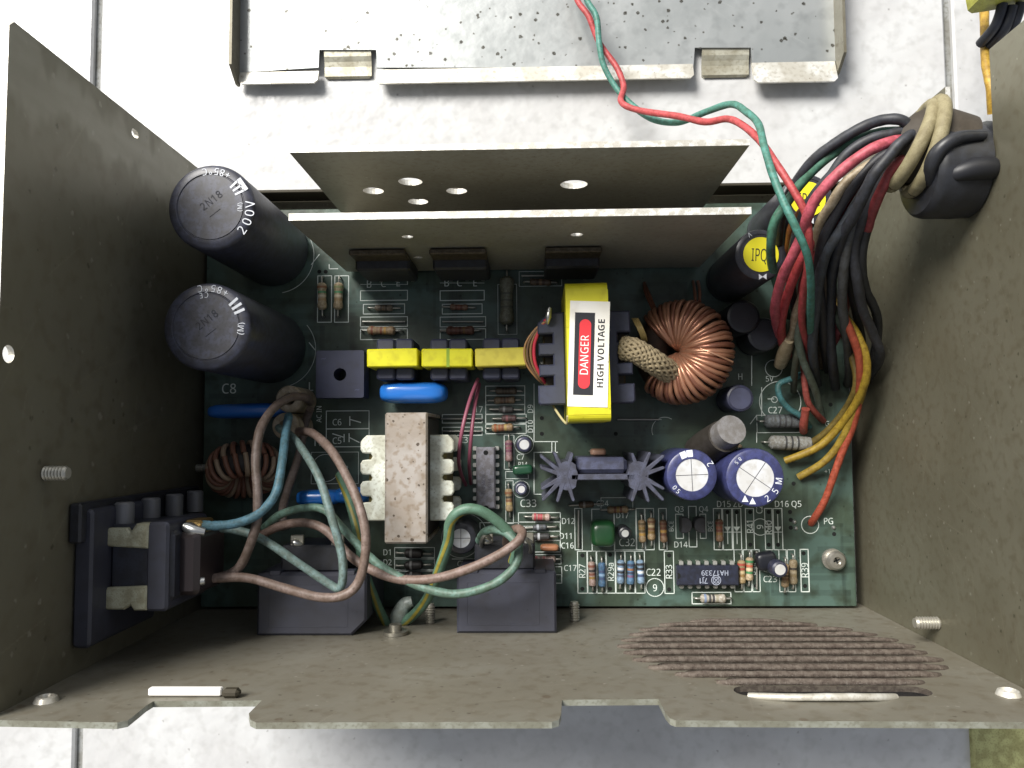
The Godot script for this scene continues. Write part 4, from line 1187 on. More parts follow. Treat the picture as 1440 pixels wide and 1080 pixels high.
func build_transformers():
	var f := sans()
	var s: Shape
	# ---- large transformer: ferrite core wrapped in yellow tape, navy bobbin, warning label
	var c: Vector3 = Vector3(14.74, 36, -22.15)
	var t := thing("high_voltage_transformer", "large transformer wrapped in yellow tape with a red DANGER HIGH VOLTAGE label", "transformer", Vector3(c.x, 0, c.z))
	var fr := at(Vector3(c.x, 0, c.z), 0.9)
	s = Shape.new()
	# the tape loop: rounded over the two ends
	var o := []
	for e in [[16.4, 33.6, 0], [-16.4, 33.6, 1]]:
		for i in 6:
			var a: float = PI / 2 * i / 5.0 + PI / 2 * e[2]
			o.append(Vector2(e[0] + cos(a) * 2.3, e[1] + sin(a) * 2.3))
	o.append(Vector2(-18.7, 6.0)); o.append(Vector2(18.7, 6.0))
	s.plate(fr * Vector3(-5.6, 0, 0), fr.basis.z, Vector3.UP, fr.basis.x * 11.2, o)
	put("tape_wrap", s, mat("yellow tape", "dcd62c", 0.36, 0.0, "smudge", 20.0, "bump_case", 0.15), t)
	s = Shape.new()
	s.box(fr * at(Vector3(0.1, 35.92, -11.5)), Vector3(11.25, 0.14, 10.0), 0.0)
	put("tape_overlap", s, mat("yellow tape", "d6cf2e", 0.36, 0.0, "smudge", 20.0, "bump_case", 0.15), t)
	s = Shape.new()
	s.box(fr * at(Vector3(-0.1, 35.91, 15.5)), Vector3(11.3, 0.12, 2.6), 0.0)
	put("tape_end", s, mat("yellow tape", "d6cf2e", 0.36, 0.0, "smudge", 20.0, "bump_case", 0.15), t)
	s = Shape.new()
	s.box(fr * at(Vector3(0, 16.5, 0)), Vector3(10.2, 30, 36.4), 0.4)
	put("ferrite_core", s, mat("ferrite", "2b2c30", 0.6), t)
	# bobbin with slotted cheeks left and right
	var bob := mat("navy bobbin", "383c50", 0.5, 0.0, "smudge", 40.0)
	for sg in [-1.0, 1.0]:
		var x0 := 5.7
		var out := [Vector2(x0, -12.2)]
		if sg < 0:
			out.append_array([Vector2(10.0, -12.2), Vector2(13.2, -9.2), Vector2(13.2, -6.2)])
		else:
			out.append_array([Vector2(12.6, -12.2), Vector2(12.6, -6.2)])
		for z in [-6.2, -0.2, 5.6]:
			out.append_array([Vector2(9.0, z), Vector2(9.0, z + 2.6), Vector2(13.0, z + 2.6)])
			if z < 5:
				out.append(Vector2(13.0, z + 6.0 if z < -1 else 5.6))
		out.append_array([Vector2(13.4, 8.2), Vector2(13.4, 13.0), Vector2(12.8, 13.6), Vector2(x0, 13.6)])
		var mo := []
		for p in out:
			mo.append(Vector2(p.x * sg, p.y))
		s = Shape.new()
		s.prism(mo, 20.0, 26.0, 0.4, fr)
		put("bobbin_cheek", s, bob, t)
		s = Shape.new()
		s.box(fr * at(Vector3(sg * 8.6, 10.5, 0.5)), Vector3(6.0, 19.0, 21), 0.5)
		put("winding", s, mat("dark winding tape", "4a4026", 0.5, 0.0, "dust", 40.0), t)
		for z in [-10, -5, 0, 5, 10]:
			s = Shape.new()
			s.box(fr * at(Vector3(sg * 12.0, 2.0, z)), Vector3(0.8, 5.0, 0.8), 0.0)
			put("pin", s, lead_mat, t)
	# steel spring clip edge showing beside the tape
	s = Shape.new()
	s.tube([fr * Vector3(-9.5, 22, 13.5), fr * Vector3(-7.2, 27, 17.5), fr * Vector3(-5.9, 31, 19.0), fr * Vector3(-5.8, 33, 17)], 0.35, 7, 3)
	put("clip_wire", s, mat("yellowed wire", "a89f78", 0.5), t)
	# warning label
	var lab: Vector3 = Vector3(14.9, 36.2, -21.46)
	var lf := at(Vector3(lab.x, 36.0, lab.z), -2.2)
	s = Shape.new()
	s.box(lf, Vector3(10.6, 0.3, 28.2), 0.0)
	var l := put("warning_label", s, mat("white label", "f2f0e8", 0.5, 0.0, "smudge", 14.0), t)
	s = Shape.new()
	s.box(lf * at(Vector3(-1.25, 0.17, 0.0)), Vector3(5.3, 0.06, 22.0), 0.0)
	put("black_panel", s, mat("black print", "23242a", 0.5), l)
	s = Shape.new()
	s.prism(round_rect(Vector2(-1.1, 0.05), Vector2(3.1, 18.5), 1.5, 6), 0.19, 0.235, 0.0, lf)
	put("red_pill", s, mat("red print", "e0343c", 0.5), l)
	s = Shape.new()
	s.letters(lf * lying(Vector3(-1.1, 0.24, 0.4), 90.0) * Transform3D(Basis.from_scale(Vector3(0.98, 1, 1)), Vector3.ZERO), "DANGER", 2.05, f, 0.03)
	put("lettering", s, mat("label white", "f0eee8", 0.5), l)
	s = Shape.new()
	var bold := SystemFont.new()
	bold.font_names = PackedStringArray(["Droid Sans"])
	bold.font_weight = 700
	s.letters(lf * lying(Vector3(3.2, 0.16, -0.2), 90.0) * Transform3D(Basis.from_scale(Vector3(1.06, 1, 1)), Vector3.ZERO), "HIGH VOLTAGE", 1.75, bold, 0.03)
	put("lettering", s, mat("black print", "23242a", 0.5), l)
	# enamelled wires bowed out at the left, one red
	for e in [["8a6a48", 0.35, 0.0], ["6d5540", 0.35, 0.9], ["a07a52", 0.3, 1.7], ["c03848", 0.5, -0.9]]:
		s = Shape.new()
		var d: float = e[2]
		s.tube([Vector3(4.44, 26.5, -32.6) + Vector3(0, 0, d * 0.3), Vector3(1.65, 25, -29.64) + Vector3(-d * 0.5, 0, 0), Vector3(-0.38, 24, -25.36) + Vector3(-d, 0, 0), Vector3(-0.22, 23, -20.43) + Vector3(-d, 0, 0), Vector3(2.16, 21, -16.12) + Vector3(-d * 0.6, 0, 0), Vector3(4.64, 17, -13.71)], e[1], 8, 5)
		put("winding_wire", s, mat("enamel " + e[0], e[0], 0.4), t)
	s = Shape.new()
	s.tube([Vector3(4.83, 28, -35.16), Vector3(4.41, 28.3, -32.54), Vector3(4.22, 27, -30.94)], [0.5, 0.75, 0.9, 0.6, 0.4], 9, 4)
	put("solder_joint", s, mat("solder", "b9bab8", 0.3, 0.9), t)
	# ---- standby transformer in its bent tin frame
	c = Vector3(-34.41, 32, 11.24)
	t = thing("standby_transformer", "pitted silver strap transformer with white scalloped flanges on both sides", "transformer", Vector3(c.x, 0, c.z))
	var foil := mat("pitted tinplate", "a8a29c", 0.5, 0.35, "foil", 26.0, "bump_case", 0.2)
	s = Shape.new()
	s.box(at(Vector3(c.x, 31.3, c.z)), Vector3(11.6, 1.4, 35.2), 0.5)
	put("strap_top", s, foil, t)
	for sg in [-1.0, 1.0]:
		s = Shape.new()
		s.box(at(Vector3(c.x, 16.0, c.z + sg * 17.1)), Vector3(11.4, 30.0, 1.0), 0.2)
		put("strap_side", s, foil, t)
	s = Shape.new()
	s.box(at(Vector3(c.x, 17.0, c.z)), Vector3(11.2, 27.0, 32.6), 0.3)
	put("laminations", s, mat("dark iron", "3a3431", 0.6, 0.3, "rust", 60.0), t)
	var white := mat("white nylon", "e6ebe0", 0.45, 0.0, "dust", 18.0)
	for sg in [-1.0, 1.0]:
		var cc: Vector3 = Vector3(-35.52, 25, 11.6)
		var oo := []
		var xi := 5.4
		var xo := 12.9 if sg < 0 else 13.3
		var z := -11.9
		oo.append(Vector2(xi, z))
		var lobes := 4
		var step := 23.8 / lobes
		for i in lobes:
			var z0 := z + step * i
			var g := 0.85
			var r := 1.7
			oo.append_array([Vector2(xo - r, z0 + (0.0 if i == 0 else g)), Vector2(xo - r * 0.35, z0 + g * 0.6 + 0.5), Vector2(xo, z0 + r + 0.2), Vector2(xo, z0 + step - r - 0.2), Vector2(xo - r * 0.35, z0 + step - g * 0.6 - 0.5), Vector2(xo - r, z0 + step - (0.0 if i == lobes - 1 else g))])
			if i < lobes - 1:
				oo.append_array([Vector2(xo - 2.9, z0 + step - g), Vector2(xo - 3.4, z0 + step), Vector2(xo - 2.9, z0 + step + g)])
		oo.append(Vector2(xi, z + 23.8))
		var mo := []
		for p in oo:
			mo.append(Vector2(cc.x + p.x * sg, cc.z + p.y))
		s = Shape.new()
		s.prism(mo, 22.8, 24.6, 0.35)
		put("scalloped_flange", s, white, t)
		s = Shape.new()
		s.box(at(Vector3(cc.x + sg * 8.2, 12.6, cc.z)), Vector3(5.6, 20.0, 19.0), 0.8)
		put("winding", s, mat("winding paper", "7d7448", 0.6, 0.0, "dust", 30.0), t)
		s = Shape.new()
		s.prism(mo, 1.2, 3.0, 0.2)
		put("lower_flange", s, white, t)
	# ---- pair of thin wine red wires looping out of the coil row to the chip
	for e in [[Vector3(-16.27, 12, -16.71), Vector3(-18.27, 19, -9.7), Vector3(-20.08, 22, -1.54), Vector3(-21.48, 18, 6.57), Vector3(-21.48, 9, 11.68), Vector3(-20.89, 1, 15.12)], [Vector3(-15.99, 10, -15.36), Vector3(-16.79, 17, -8.74), Vector3(-17.62, 20, -0.53), Vector3(-18.57, 16, 7.67), Vector3(-19.01, 8, 11.75), Vector3(-19.35, 1, 14.7)]]:
		s = Shape.new()
		s.tube(e, 0.55, 9, 6)
		var w := put("thin_wire", s, mat("wine red wire", "84485a", 0.45), self)
		w.name = numbered("thin_wire")
		tag(w, ["thin wine red wire arching to the grey chip, outer one of the pair", "thin wine red wire arching to the grey chip, inner one of the pair"][int(used.thin_wire)], "wire", "pair of thin wine red wires")


func build_coils():
	var s: Shape
	# ---- output choke: a thick ring wound with copper, open at the left
	var c: Vector3 = Vector3(43.65, 15, -24.07)
	var t := thing("copper_toroid_coil", "fat ring coil wound with shiny copper wire", "coil", Vector3(c.x, 0, c.z))
	var R := 8.7
	var a := 6.0       # radial half width
	var hgt := 7.0     # half height
	s = Shape.new()
	var prof := []
	for i in 25:
		var u := TAU * i / 24
		prof.append(Vector2(R + cos(u) * (a - 0.9), sin(u) * (hgt - 0.9)))
	var tilt := Basis(Vector3.BACK, deg_to_rad(27.0))
	s.lathe(Transform3D(tilt, Vector3(c.x, 12.0, c.z)), prof, 48)
	put("ring_core", s, mat("ring core", "3c2a20", 0.7, 0.0, "dust", 50.0), t)
	var wire := mat("enamelled copper", "b38268", 0.34, 0.5)
	var wire2 := mat("enamelled copper dark", "8f604d", 0.32, 0.5)
	var turns := 38
	for layer in 1:
		for k in turns:
			s = Shape.new()
			var ang := deg_to_rad(lerpf(-136.0, 134.0, k / 38.0) + rng.randf_range(-1.8, 1.8))
			var pts := []
			var n := 26
			for i in n + 1:
				var u := TAU * i / n - PI
				var rr := a + 0.15
				var hh := hgt + 0.1
				var e := 0.92
				var px := R + signf(cos(u)) * pow(absf(cos(u)), e) * rr
				var py := signf(sin(u)) * pow(absf(sin(u)), e) * hh
				var an := ang + deg_to_rad(5.5) * float(i) / n + rng.randf_range(-0.006, 0.006)
				# the inner side has less room, so the turns bunch and ride over one another there
				var squeeze := clampf((R + 1.0 - px) / a, 0.0, 1.0)
				px -= squeeze * [0.0, 0.9, 1.7][k % 3]
				py += signf(py) * squeeze * [0.0, 0.7, 0.3][k % 3]
				pts.append(Vector3(c.x, 12.0, c.z) + tilt * Vector3(cos(an) * px, py, sin(an) * px))
			s.tube(pts, rng.randf_range(0.68, 0.84), 10, 2, false)
			put("copper_turn", s, wire if (k * 7) % 3 else wire2, t)
	s = Shape.new()
	s.tube([Vector3(43.56, 18, -26.63), Vector3(47.31, 22.2, -24.08), Vector3(51.53, 23.6, -22.09), Vector3(56.48, 21, -20.28)], 0.35, 8, 6)
	put("crossing_wire", s, mat("bright copper", "d7a486", 0.25, 0.6), t)
	for d in [0.0, 0.9]:
		s = Shape.new()
		s.tube([Vector3(42.75, 18, -27.05) + Vector3(-d, 0, 0), Vector3(39.24, 15, -30.15) + Vector3(-d, 0, 0), Vector3(37.22, 10, -36.16) + Vector3(-d, d, 0), Vector3(35.52, 5, -43.07) + Vector3(-d, 0, 0), Vector3(34.98, 0, -47.1)], 0.5, 8, 6)
		put("lead_wire", s, wire2, t)
	for x in [978, 984]:
		s = Shape.new()
		s.tube([Vector3(48.29, 14, -38.79) + Vector3((x - 980) * 0.2, 0, 0), Vector3(49.38, 8, -43.24) + Vector3((x - 980) * 0.25, 0, 0), Vector3(50.64, 0, -47.36) + Vector3((x - 980) * 0.25, 0, 0)], 0.5, 8, 6)
		put("lead_wire", s, wire2, t)
	# ---- braided sleeve between transformer and coil
	t = thing("braided_sleeve", "beige braided fabric sleeve between the yellow transformer and the copper coil", "sleeve", Vector3(34.37, 0, -24.4))
	s = Shape.new()
	var path := Shape.smooth([Vector3(25.33, 24, -24.1), Vector3(27.98, 25, -23.57), Vector3(31.05, 24, -22.05), Vector3(34.69, 22, -19.99), Vector3(39.28, 17, -17.93)], 6)
	var rad := 3.0
	var core := Shape.new()
	core.tube([Vector3(25.53, 24, -24.1), Vector3(27.98, 25, -23.57), Vector3(31.05, 24, -22.05), Vector3(34.69, 22, -19.99), Vector3(39, 17.5, -18.1)], 2.8, 14, 6)
	put("inner_wires", core, mat("sleeve lining", "7d7158", 0.9), t)
	for dirn in [-1.0, 1.0]:
		for k in 12:
			s = Shape.new()
			var pts := []
			for i in path.size():
				var d: Vector3 = (path[mini(i + 1, path.size() - 1)] - path[maxi(i - 1, 0)]).normalized()
				var side := d.cross(Vector3.UP).normalized()
				var other := d.cross(side)
				var u: float = TAU * k / 12.0 + dirn * i * 0.2
				var r2: float = rad + (0.18 if (i + k) % 2 == 0 else -0.1) * dirn
				pts.append(path[i] + (side * cos(u) + other * sin(u)) * r2)
			s.tube(pts, 0.48, 6, 2)
			put("strand", s, mat("beige yarn", "a49577", 0.9), t)
	for k in 5:
		s = Shape.new()
		var p: Vector3 = Vector3(39.28, 17, -17.93) + Vector3(0, rng.randf_range(-1.5, 1.5), rng.randf_range(-1.8, 1.8))
		s.tube([p, p + Vector3(2.6, 0.5, 0.8), p + Vector3(5.0, -2.0, 1.6)], 0.35, 7, 4)
		put("tinned_wire", s, lead_mat, t)
	for k in 4:
		s = Shape.new()
		s.tube([Vector3(28.3, 22, -32.8) + Vector3(k * 0.5, 0, 0), Vector3(29.59, 24, -29.68) + Vector3(k * 0.45, 0, 0), Vector3(31.01, 22, -26.69) + Vector3(k * 0.4, 0, 0), Vector3(31.99, 16, -24.9)], 0.28, 7, 4)
		put("winding_wire", s, mat("yellowed enamel", "8f7c4c", 0.45), t)
	# ---- mains filter ring with red and white wire
	c = Vector3(-86.43, 12, 9.7)
	t = thing("mains_filter_coil", "dark ring coil wound with brown and cream wire beside the left wall", "coil", Vector3(c.x, 0, c.z))
	# stands on its edge, leaning along the wall
	var b := Basis(Vector3.UP, deg_to_rad(14.0)) * Basis(Vector3.RIGHT, deg_to_rad(90.0 - 26.0))
	var fr := Transform3D(b, Vector3(c.x, 9.5, c.z))
	s = Shape.new()
	prof = []
	for i in 17:
		var u := TAU * i / 16
		prof.append(Vector2(7.2 + cos(u) * 2.6, sin(u) * 4.4))
	s.lathe(fr, prof, 36)
	put("ring_core", s, mat("dark core", "2a2523", 0.6), t)
	for k in 22:
		s = Shape.new()
		var an := TAU * k / 22.0
		var pts := []
		for i in 17:
			var u := TAU * i / 16
			var q := an + 0.25 * float(i) / 16
			pts.append(fr * Vector3(cos(q) * (7.2 + cos(u) * 3.3), sin(u) * 5.1, sin(q) * (7.2 + cos(u) * 3.3)))
		s.tube(pts, 0.78, 8, 2, false)
		put("wire_turn", s, mat("cream wire", "95816c", 0.5) if k % 3 == 0 else mat("brown wire", "7a5444", 0.5), t)
	# ---- two ferrite beads on the mains wires
	for k in 2:
		c = [Vector3(-71.12, 17, -11.04), Vector3(-72.07, 17, -3.18)][k]
		t = thing("ferrite_bead", ["grey brown ferrite bead over the L print, with the brown wire", "grey brown ferrite bead over the N print, with the blue wire"][k], "ferrite bead", Vector3(c.x, 0, c.z), "ferrite beads on the mains wires")
		s = Shape.new()
		s.lathe(at(Vector3(c.x, 0, c.z)), [Vector2(1.7, 1.0), Vector2(3.6, 1.0), Vector2(3.9, 1.4), Vector2(3.9, 16.6), Vector2(3.5, 17.0), Vector2(1.9, 17.0), Vector2(1.7, 16.6), Vector2(1.7, 1.0)], 28)
		put("bead", s, mat("ferrite brown", "a09584", 0.75, 0.0, "dust", 60.0), t)
	# ---- rod choke in shrink sleeve
	t = thing("rod_choke", "stubby rod choke in grey brown sleeve with a round grey end", "choke", Vector3(55.19, 0, 3.87))
	s = Shape.new()
	s.tube([Vector3(50.62, 3, 5.73), Vector3(52.99, 10, 3.09), Vector3(54.49, 18, 0.58)], [5.4, 5.6, 5.3, 4.8], 20, 6)
	put("shrink_sleeve", s, mat("sooty sleeve", "3b3733", 0.6, 0.0, "dust", 60.0), t)
	s = Shape.new()
	s.tube([Vector3(53.37, 13, 2.02), Vector3(55.32, 23, -1.2)], 4.2, 22, 1)
	put("rod_core", s, mat("grey rod", "7b7a7c", 0.6, 0.0, "dust", 60.0), t)
	s = Shape.new()
	s.tube([Vector3(51.02, 1, 6.43), Vector3(53.36, 5, 7.63), Vector3(56.93, 6, 8.04), Vector3(61.12, 3, 5.59), Vector3(63.21, 0, 3.92)], 0.9, 9, 6)
	put("lead_wire", s, mat("dull copper lead", "8a7a66", 0.5, 0.3), t)


func build_finned_sink():
	var c: Vector3 = Vector3(19.16, 25, 11.71)
	var t := thing("finned_heat_sink", "small dark heat sink with fan shaped fins at both ends", "heat sink", Vector3(c.x, 0, c.z))
	var m := mat("black anodised aluminium", "55586a", 0.45, 0.3, "dust", 40.0)
	var s := Shape.new()
	s.box(at(Vector3(c.x, 14.0, c.z + 0.0)), Vector3(17.6, 22.0, 1.6), 0.2)
	put("spine", s, m, t)
	for sg in [-1.0, 1.0]:
		var hub: Vector3 = Vector3(9.35, 25, 11.27) if sg < 0 else Vector3(28.77, 25, 11.38)
		s = Shape.new()
		var o := []
		for i in 22:
			var a := TAU * i / 22
			var r := 2.9 + (0.6 if absf(sin(a)) > 0.6 else 0.0)
			o.append(Vector2(hub.x + cos(a) * r, hub.z + sin(a) * r * 1.15))
		s.plate(Vector3(0, 3.0, 0), Vector3.RIGHT, Vector3.BACK, Vector3(0, 22.0, 0), o, [circle(Vector2(hub.x + sg * 1.6, hub.z + 0.4), 0.9, 12)])
		put("hub", s, m, t)
		var ends := [[9.0 * 0.8, -5.4], [7.2, -2.2], [3.4, -6.2], [-1.4, -6.0], [7.0, 3.6], [6.8, 6.6], [2.8, 7.0], [-1.6, 6.8]]
		for e in ends:
			s = Shape.new()
			var p := Vector3(hub.x + sg * 0.6, 14.0, hub.z)
			var q := Vector3(hub.x + sg * float(e[0]), 14.0, hub.z + float(e[1]))
			var d := (q - p)
			var ang := atan2(-d.z, d.x)
			var fr := Transform3D(Basis(Vector3.UP, ang), (p + q) * 0.5)
			var L := d.length()
			s.prism([Vector2(-L / 2, -0.75), Vector2(L / 2, -0.4), Vector2(L / 2 + 0.35, 0.0), Vector2(L / 2, 0.4), Vector2(-L / 2, 0.75)], -11.0, 11.02 + 0.01 * ends.find(e), 0.15, fr)
			put("fin", s, m, t)
	var r: Vector3 = Vector3(18.91, 24, 8.22)
	var d := thing("output_rectifier", "slate plastic rectifier clamped flat against the finned heat sink", "rectifier", Vector3(r.x, 0, r.z))
	s = Shape.new()
	s.box(at(Vector3(r.x, 13.0, c.z - 3.2)), Vector3(14.6, 20.0, 4.4), 1.1)
	put("body", s, mat("slate epoxy", "4a4e66", 0.5, 0.0, "dust", 50.0), d)
	for x in [-5.0, 0.0, 5.0]:
		s = Shape.new()
		s.box(at(Vector3(r.x + x, 1.6, c.z - 3.2)), Vector3(1.0, 4.0, 0.6), 0.0)
		put("leg", s, lead_mat, d)


func build_sockets():
	var s: Shape
	var navy := mat("navy plastic", "353743", 0.5, 0.0, "smudge", 22.0)
	var black := mat("black plastic", "25272f", 0.5, 0.0, "dust", 40.0)
	# ---- mains inlet on the left wall
	var t := thing("mains_inlet", "navy mains inlet with cream clips on the left wall", "socket", Vector3(-94, 0, 31))
	s = Shape.new()
	s.prism(round_rect(Vector2(-101.7, 31.5), Vector2(4.2, 31.0), 1.2), 38.0, 68.5, 0.6)
	put("flange", s, navy, t)
	s = Shape.new()
	s.prism([Vector2(-99.8, 20.4), Vector2(-86.5, 20.4), Vector2(-84.6, 23.0), Vector2(-84.6, 37.2), Vector2(-86.5, 39.8), Vector2(-99.8, 39.8)], 40.0, 60.5, 0.8)
	put("body", s, mat("navy plastic dark", "292c38", 0.5, 0.0, "dust", 30.0), t)
	s = Shape.new()
	s.prism(round_rect(Vector2(-88.0, 30.0), Vector2(5.2, 20.6), 1.0), 39.6, 61.6, 0.6)
	put("collar", s, navy, t)
	s = Shape.new()
	s.prism(round_rect(Vector2(-83.2, 30.2), Vector2(6.0, 15.0), 1.4), 41.0, 57.0, 1.2)
	put("rear_block", s, mat("smoked plastic", "2b2425", 0.3), t)
	for k in 2:
		var z: float = [23.0, 37.4][k]
		s = Shape.new()
		s.prism([Vector2(-100.0, z - 2.6), Vector2(-90.2, z - 3.0), Vector2(-90.2, z + 2.6), Vector2(-93.2, z + 2.6), Vector2(-94.0, z + 1.4), Vector2(-95.4, z + 2.4), Vector2(-100.0, z + 2.4)] if k else [Vector2(-100.0, z - 2.0), Vector2(-95.2, z - 2.0), Vector2(-94.4, z - 1.0), Vector2(-93.0, z - 3.0), Vector2(-90.0, z - 3.0), Vector2(-90.2, z + 2.8), Vector2(-100.0, z + 2.2)], 58.0, 61.9, 0.4)
		put("cream_clip", s, mat("cream nylon", "a9a994", 0.5, 0.0, "dust", 40.0), t)
	for k in 2:
		s = Shape.new()
		var e: Vector3 = [Vector3(-82.76, 54, 22.87), Vector3(-82.57, 54, 33.11)][k]
		s.box(at(e + Vector3(0, -3.5, 0)), Vector3(4.4, 7.5, 5.6), 0.5)
		put("brass_lug", s, mat("brass", "8a7348", 0.35, 0.8), t)
		s = Shape.new()
		s.tube([e + Vector3(-2.0, 0.6, -1.5 + k * 2), e + Vector3(0.4, 1.0, -0.6 + k * 2), e + Vector3(3.0, 0.4, k * 1.4)], [0.9, 1.6, 1.3, 0.9], 10, 5)
		put("solder_joint", s, mat("solder", "b9bab8", 0.3, 0.9), t)
	# slotted black bracket on the wall behind the inlet
	t = thing("slotted_bracket", "black slotted bracket with four grey pegs along the left wall behind the inlet", "bracket", Vector3(-101, 0, 17))
	s = Shape.new()
	s.box(at(Vector3(-102.4, 39.0, 19.0)), Vector3(2.8, 64.0, 9.0), 0.5)
	put("backing", s, black, t)
	for h in [56.5, 43.0, 29.5, 16.0]:
		s = Shape.new()
		s.lathe(along(Vector3(-98.6, h, 15.4), Vector3.BACK), [Vector2(0, 0), Vector2(1.9, 0), Vector2(2.3, 0.4), Vector2(2.3, 6.0), Vector2(0, 6.0)], 16)
		put("peg", s, mat("grey peg", "6d6e72", 0.4, 0.2), t)
	# ---- two outlets in the front wall
	for k in 2:
		var x: float = [-59.6, -7.6][k]
		t = thing("mains_outlet", ["black mains outlet in the front wall at the left, under crossing brown wires", "black mains outlet in the front wall at the middle"][k], "socket", Vector3(x, 0, 45), "mains outlets in the front wall")
		var w: float = [29.5, 26.8][k]
		var top: float = [32.5, 30.0][k]
		s = Shape.new()
		s.prism([Vector2(x - w / 2, 36.6), Vector2(x + w / 2 - 0.3, 36.6), Vector2(x + w / 2, 37.2), Vector2(x + w / 2, 49.0 if k == 0 else 52.9), Vector2(x + w / 2 - (4.0 if k == 0 else 0.3), 52.9), Vector2(x - w / 2, 52.9)], 8.0, top, 0.6)
		put("body", s, navy, t)
		s = Shape.new()
		s.box(at(Vector3(x - 0.5, top - 12.5, 33.2)), Vector3(w * 0.62, 18.0, 7.2), 0.6)
		put("terminal_block", s, black, t)
		s = Shape.new()
		for e in [[0.0, -5.6, 0.36, 0.0], [0.0, 5.6, 0.36, 0.0], [-0.36, 0.0, 0.0, 11.2], [0.36, 0.0, 0.0, 11.2]]:
			s.box(at(Vector3(x - 1.0 + e[0] * w, top + 0.02, 45.0 + e[1])), Vector3(maxf(e[2] * 2.0 * w, 0.35), 0.12, maxf(e[3], 0.35)), 0.03)
		put("moulded_frame", s, navy, t)
		s = Shape.new()
		s.box(at(Vector3(x, top - 1.2, 36.55)), Vector3(w * 0.9, 0.5, 0.3), 0.05)
		s.box(at(Vector3(x + w * 0.34, top - 2.0, 36.5)), Vector3(3.0, 4.0, 1.2), 0.2)
		s.box(at(Vector3(x - w * 0.34, top - 2.0, 36.5)), Vector3(3.0, 4.0, 1.2), 0.2)
		put("snap_ridge", s, navy, t)
		for d in [-5.6, 5.6]:
			s = Shape.new()
			s.box(at(Vector3(x + d, top - 5.5, 29.2)), Vector3(3.6, 1.0, 4.6), 0.2)
			put("solder_lug", s, mat("tinned lug", "a9a598", 0.35, 0.8), t)
			s = Shape.new()
			s.tube([Vector3(x + d - 1.2, top - 4.8, 28.6), Vector3(x + d, top - 4.0, 29.0), Vector3(x + d + 1.3, top - 4.9, 29.6)], [0.5, 1.1, 0.5], 9, 4)
			put("solder_joint", s, mat("solder", "b9bab8", 0.3, 0.9), t)

# ---------------------------------------------------------------- wires
func wire(label: String, category: String, group: String, pts: Array, r: float, color: String, rough := 0.55, called := "wire"):
	var s := Shape.new()
	var bent := []
	for i in pts.size():
		bent.append(pts[i] + Vector3(rng.randf_range(-0.25, 0.25), rng.randf_range(-0.25, 0.25), rng.randf_range(-0.25, 0.25)) * (0.0 if i == 0 or i == pts.size() - 1 else 1.0))
	var radii := []
	for i in pts.size() * 4:
		radii.append(r * rng.randf_range(0.955, 1.045))
	s.tube(bent, radii, 12, 8)
	var w := put(called, s, mat("insulation " + color, dusty(color, 0.14), rough, 0.0, "grime", 34.0), self)
	w.name = numbered(called)
	tag(w, label, category, group)
	return w

# a green wire with a yellow stripe running along it
func striped(label: String, group: String, pts: Array, r: float):
	var root := thing("earth_wire", label, "wire", pts[0], group)
	var s := Shape.new()
	s.tube(pts, r, 14, 8)
	put("insulation", s, mat("insulation earth green", "587a69", 0.5, 0.0, "dust", 45.0), root)
	var path := Shape.smooth(pts, 8)
	s = Shape.new()
	var prev := []
	for i in path.size():
		var d: Vector3 = (path[mini(i + 1, path.size() - 1)] - path[maxi(i - 1, 0)]).normalized()
		var side := d.cross(Vector3.UP).normalized()
		var up := side.cross(d)
		var row := []
		for k in 5:
			var a := deg_to_rad(35.0 + 80.0 * sin(i * 0.07)) + (k - 2) * 0.15
			var nn := side * cos(a) + up * sin(a)
			row.append([path[i] + nn * (r + 0.05), nn])
		if i > 0:
			for k in 4:
				s.tri(prev[k][0], prev[k + 1][0], row[k + 1][0], prev[k][1], prev[k + 1][1], row[k + 1][1])
				s.tri(prev[k][0], row[k + 1][0], row[k][0], prev[k][1], row[k + 1][1], row[k][1])
		prev = row
	put("yellow_stripe", s, mat("insulation stripe", "8d8436", 0.5, 0.0, "dust", 45.0), root)

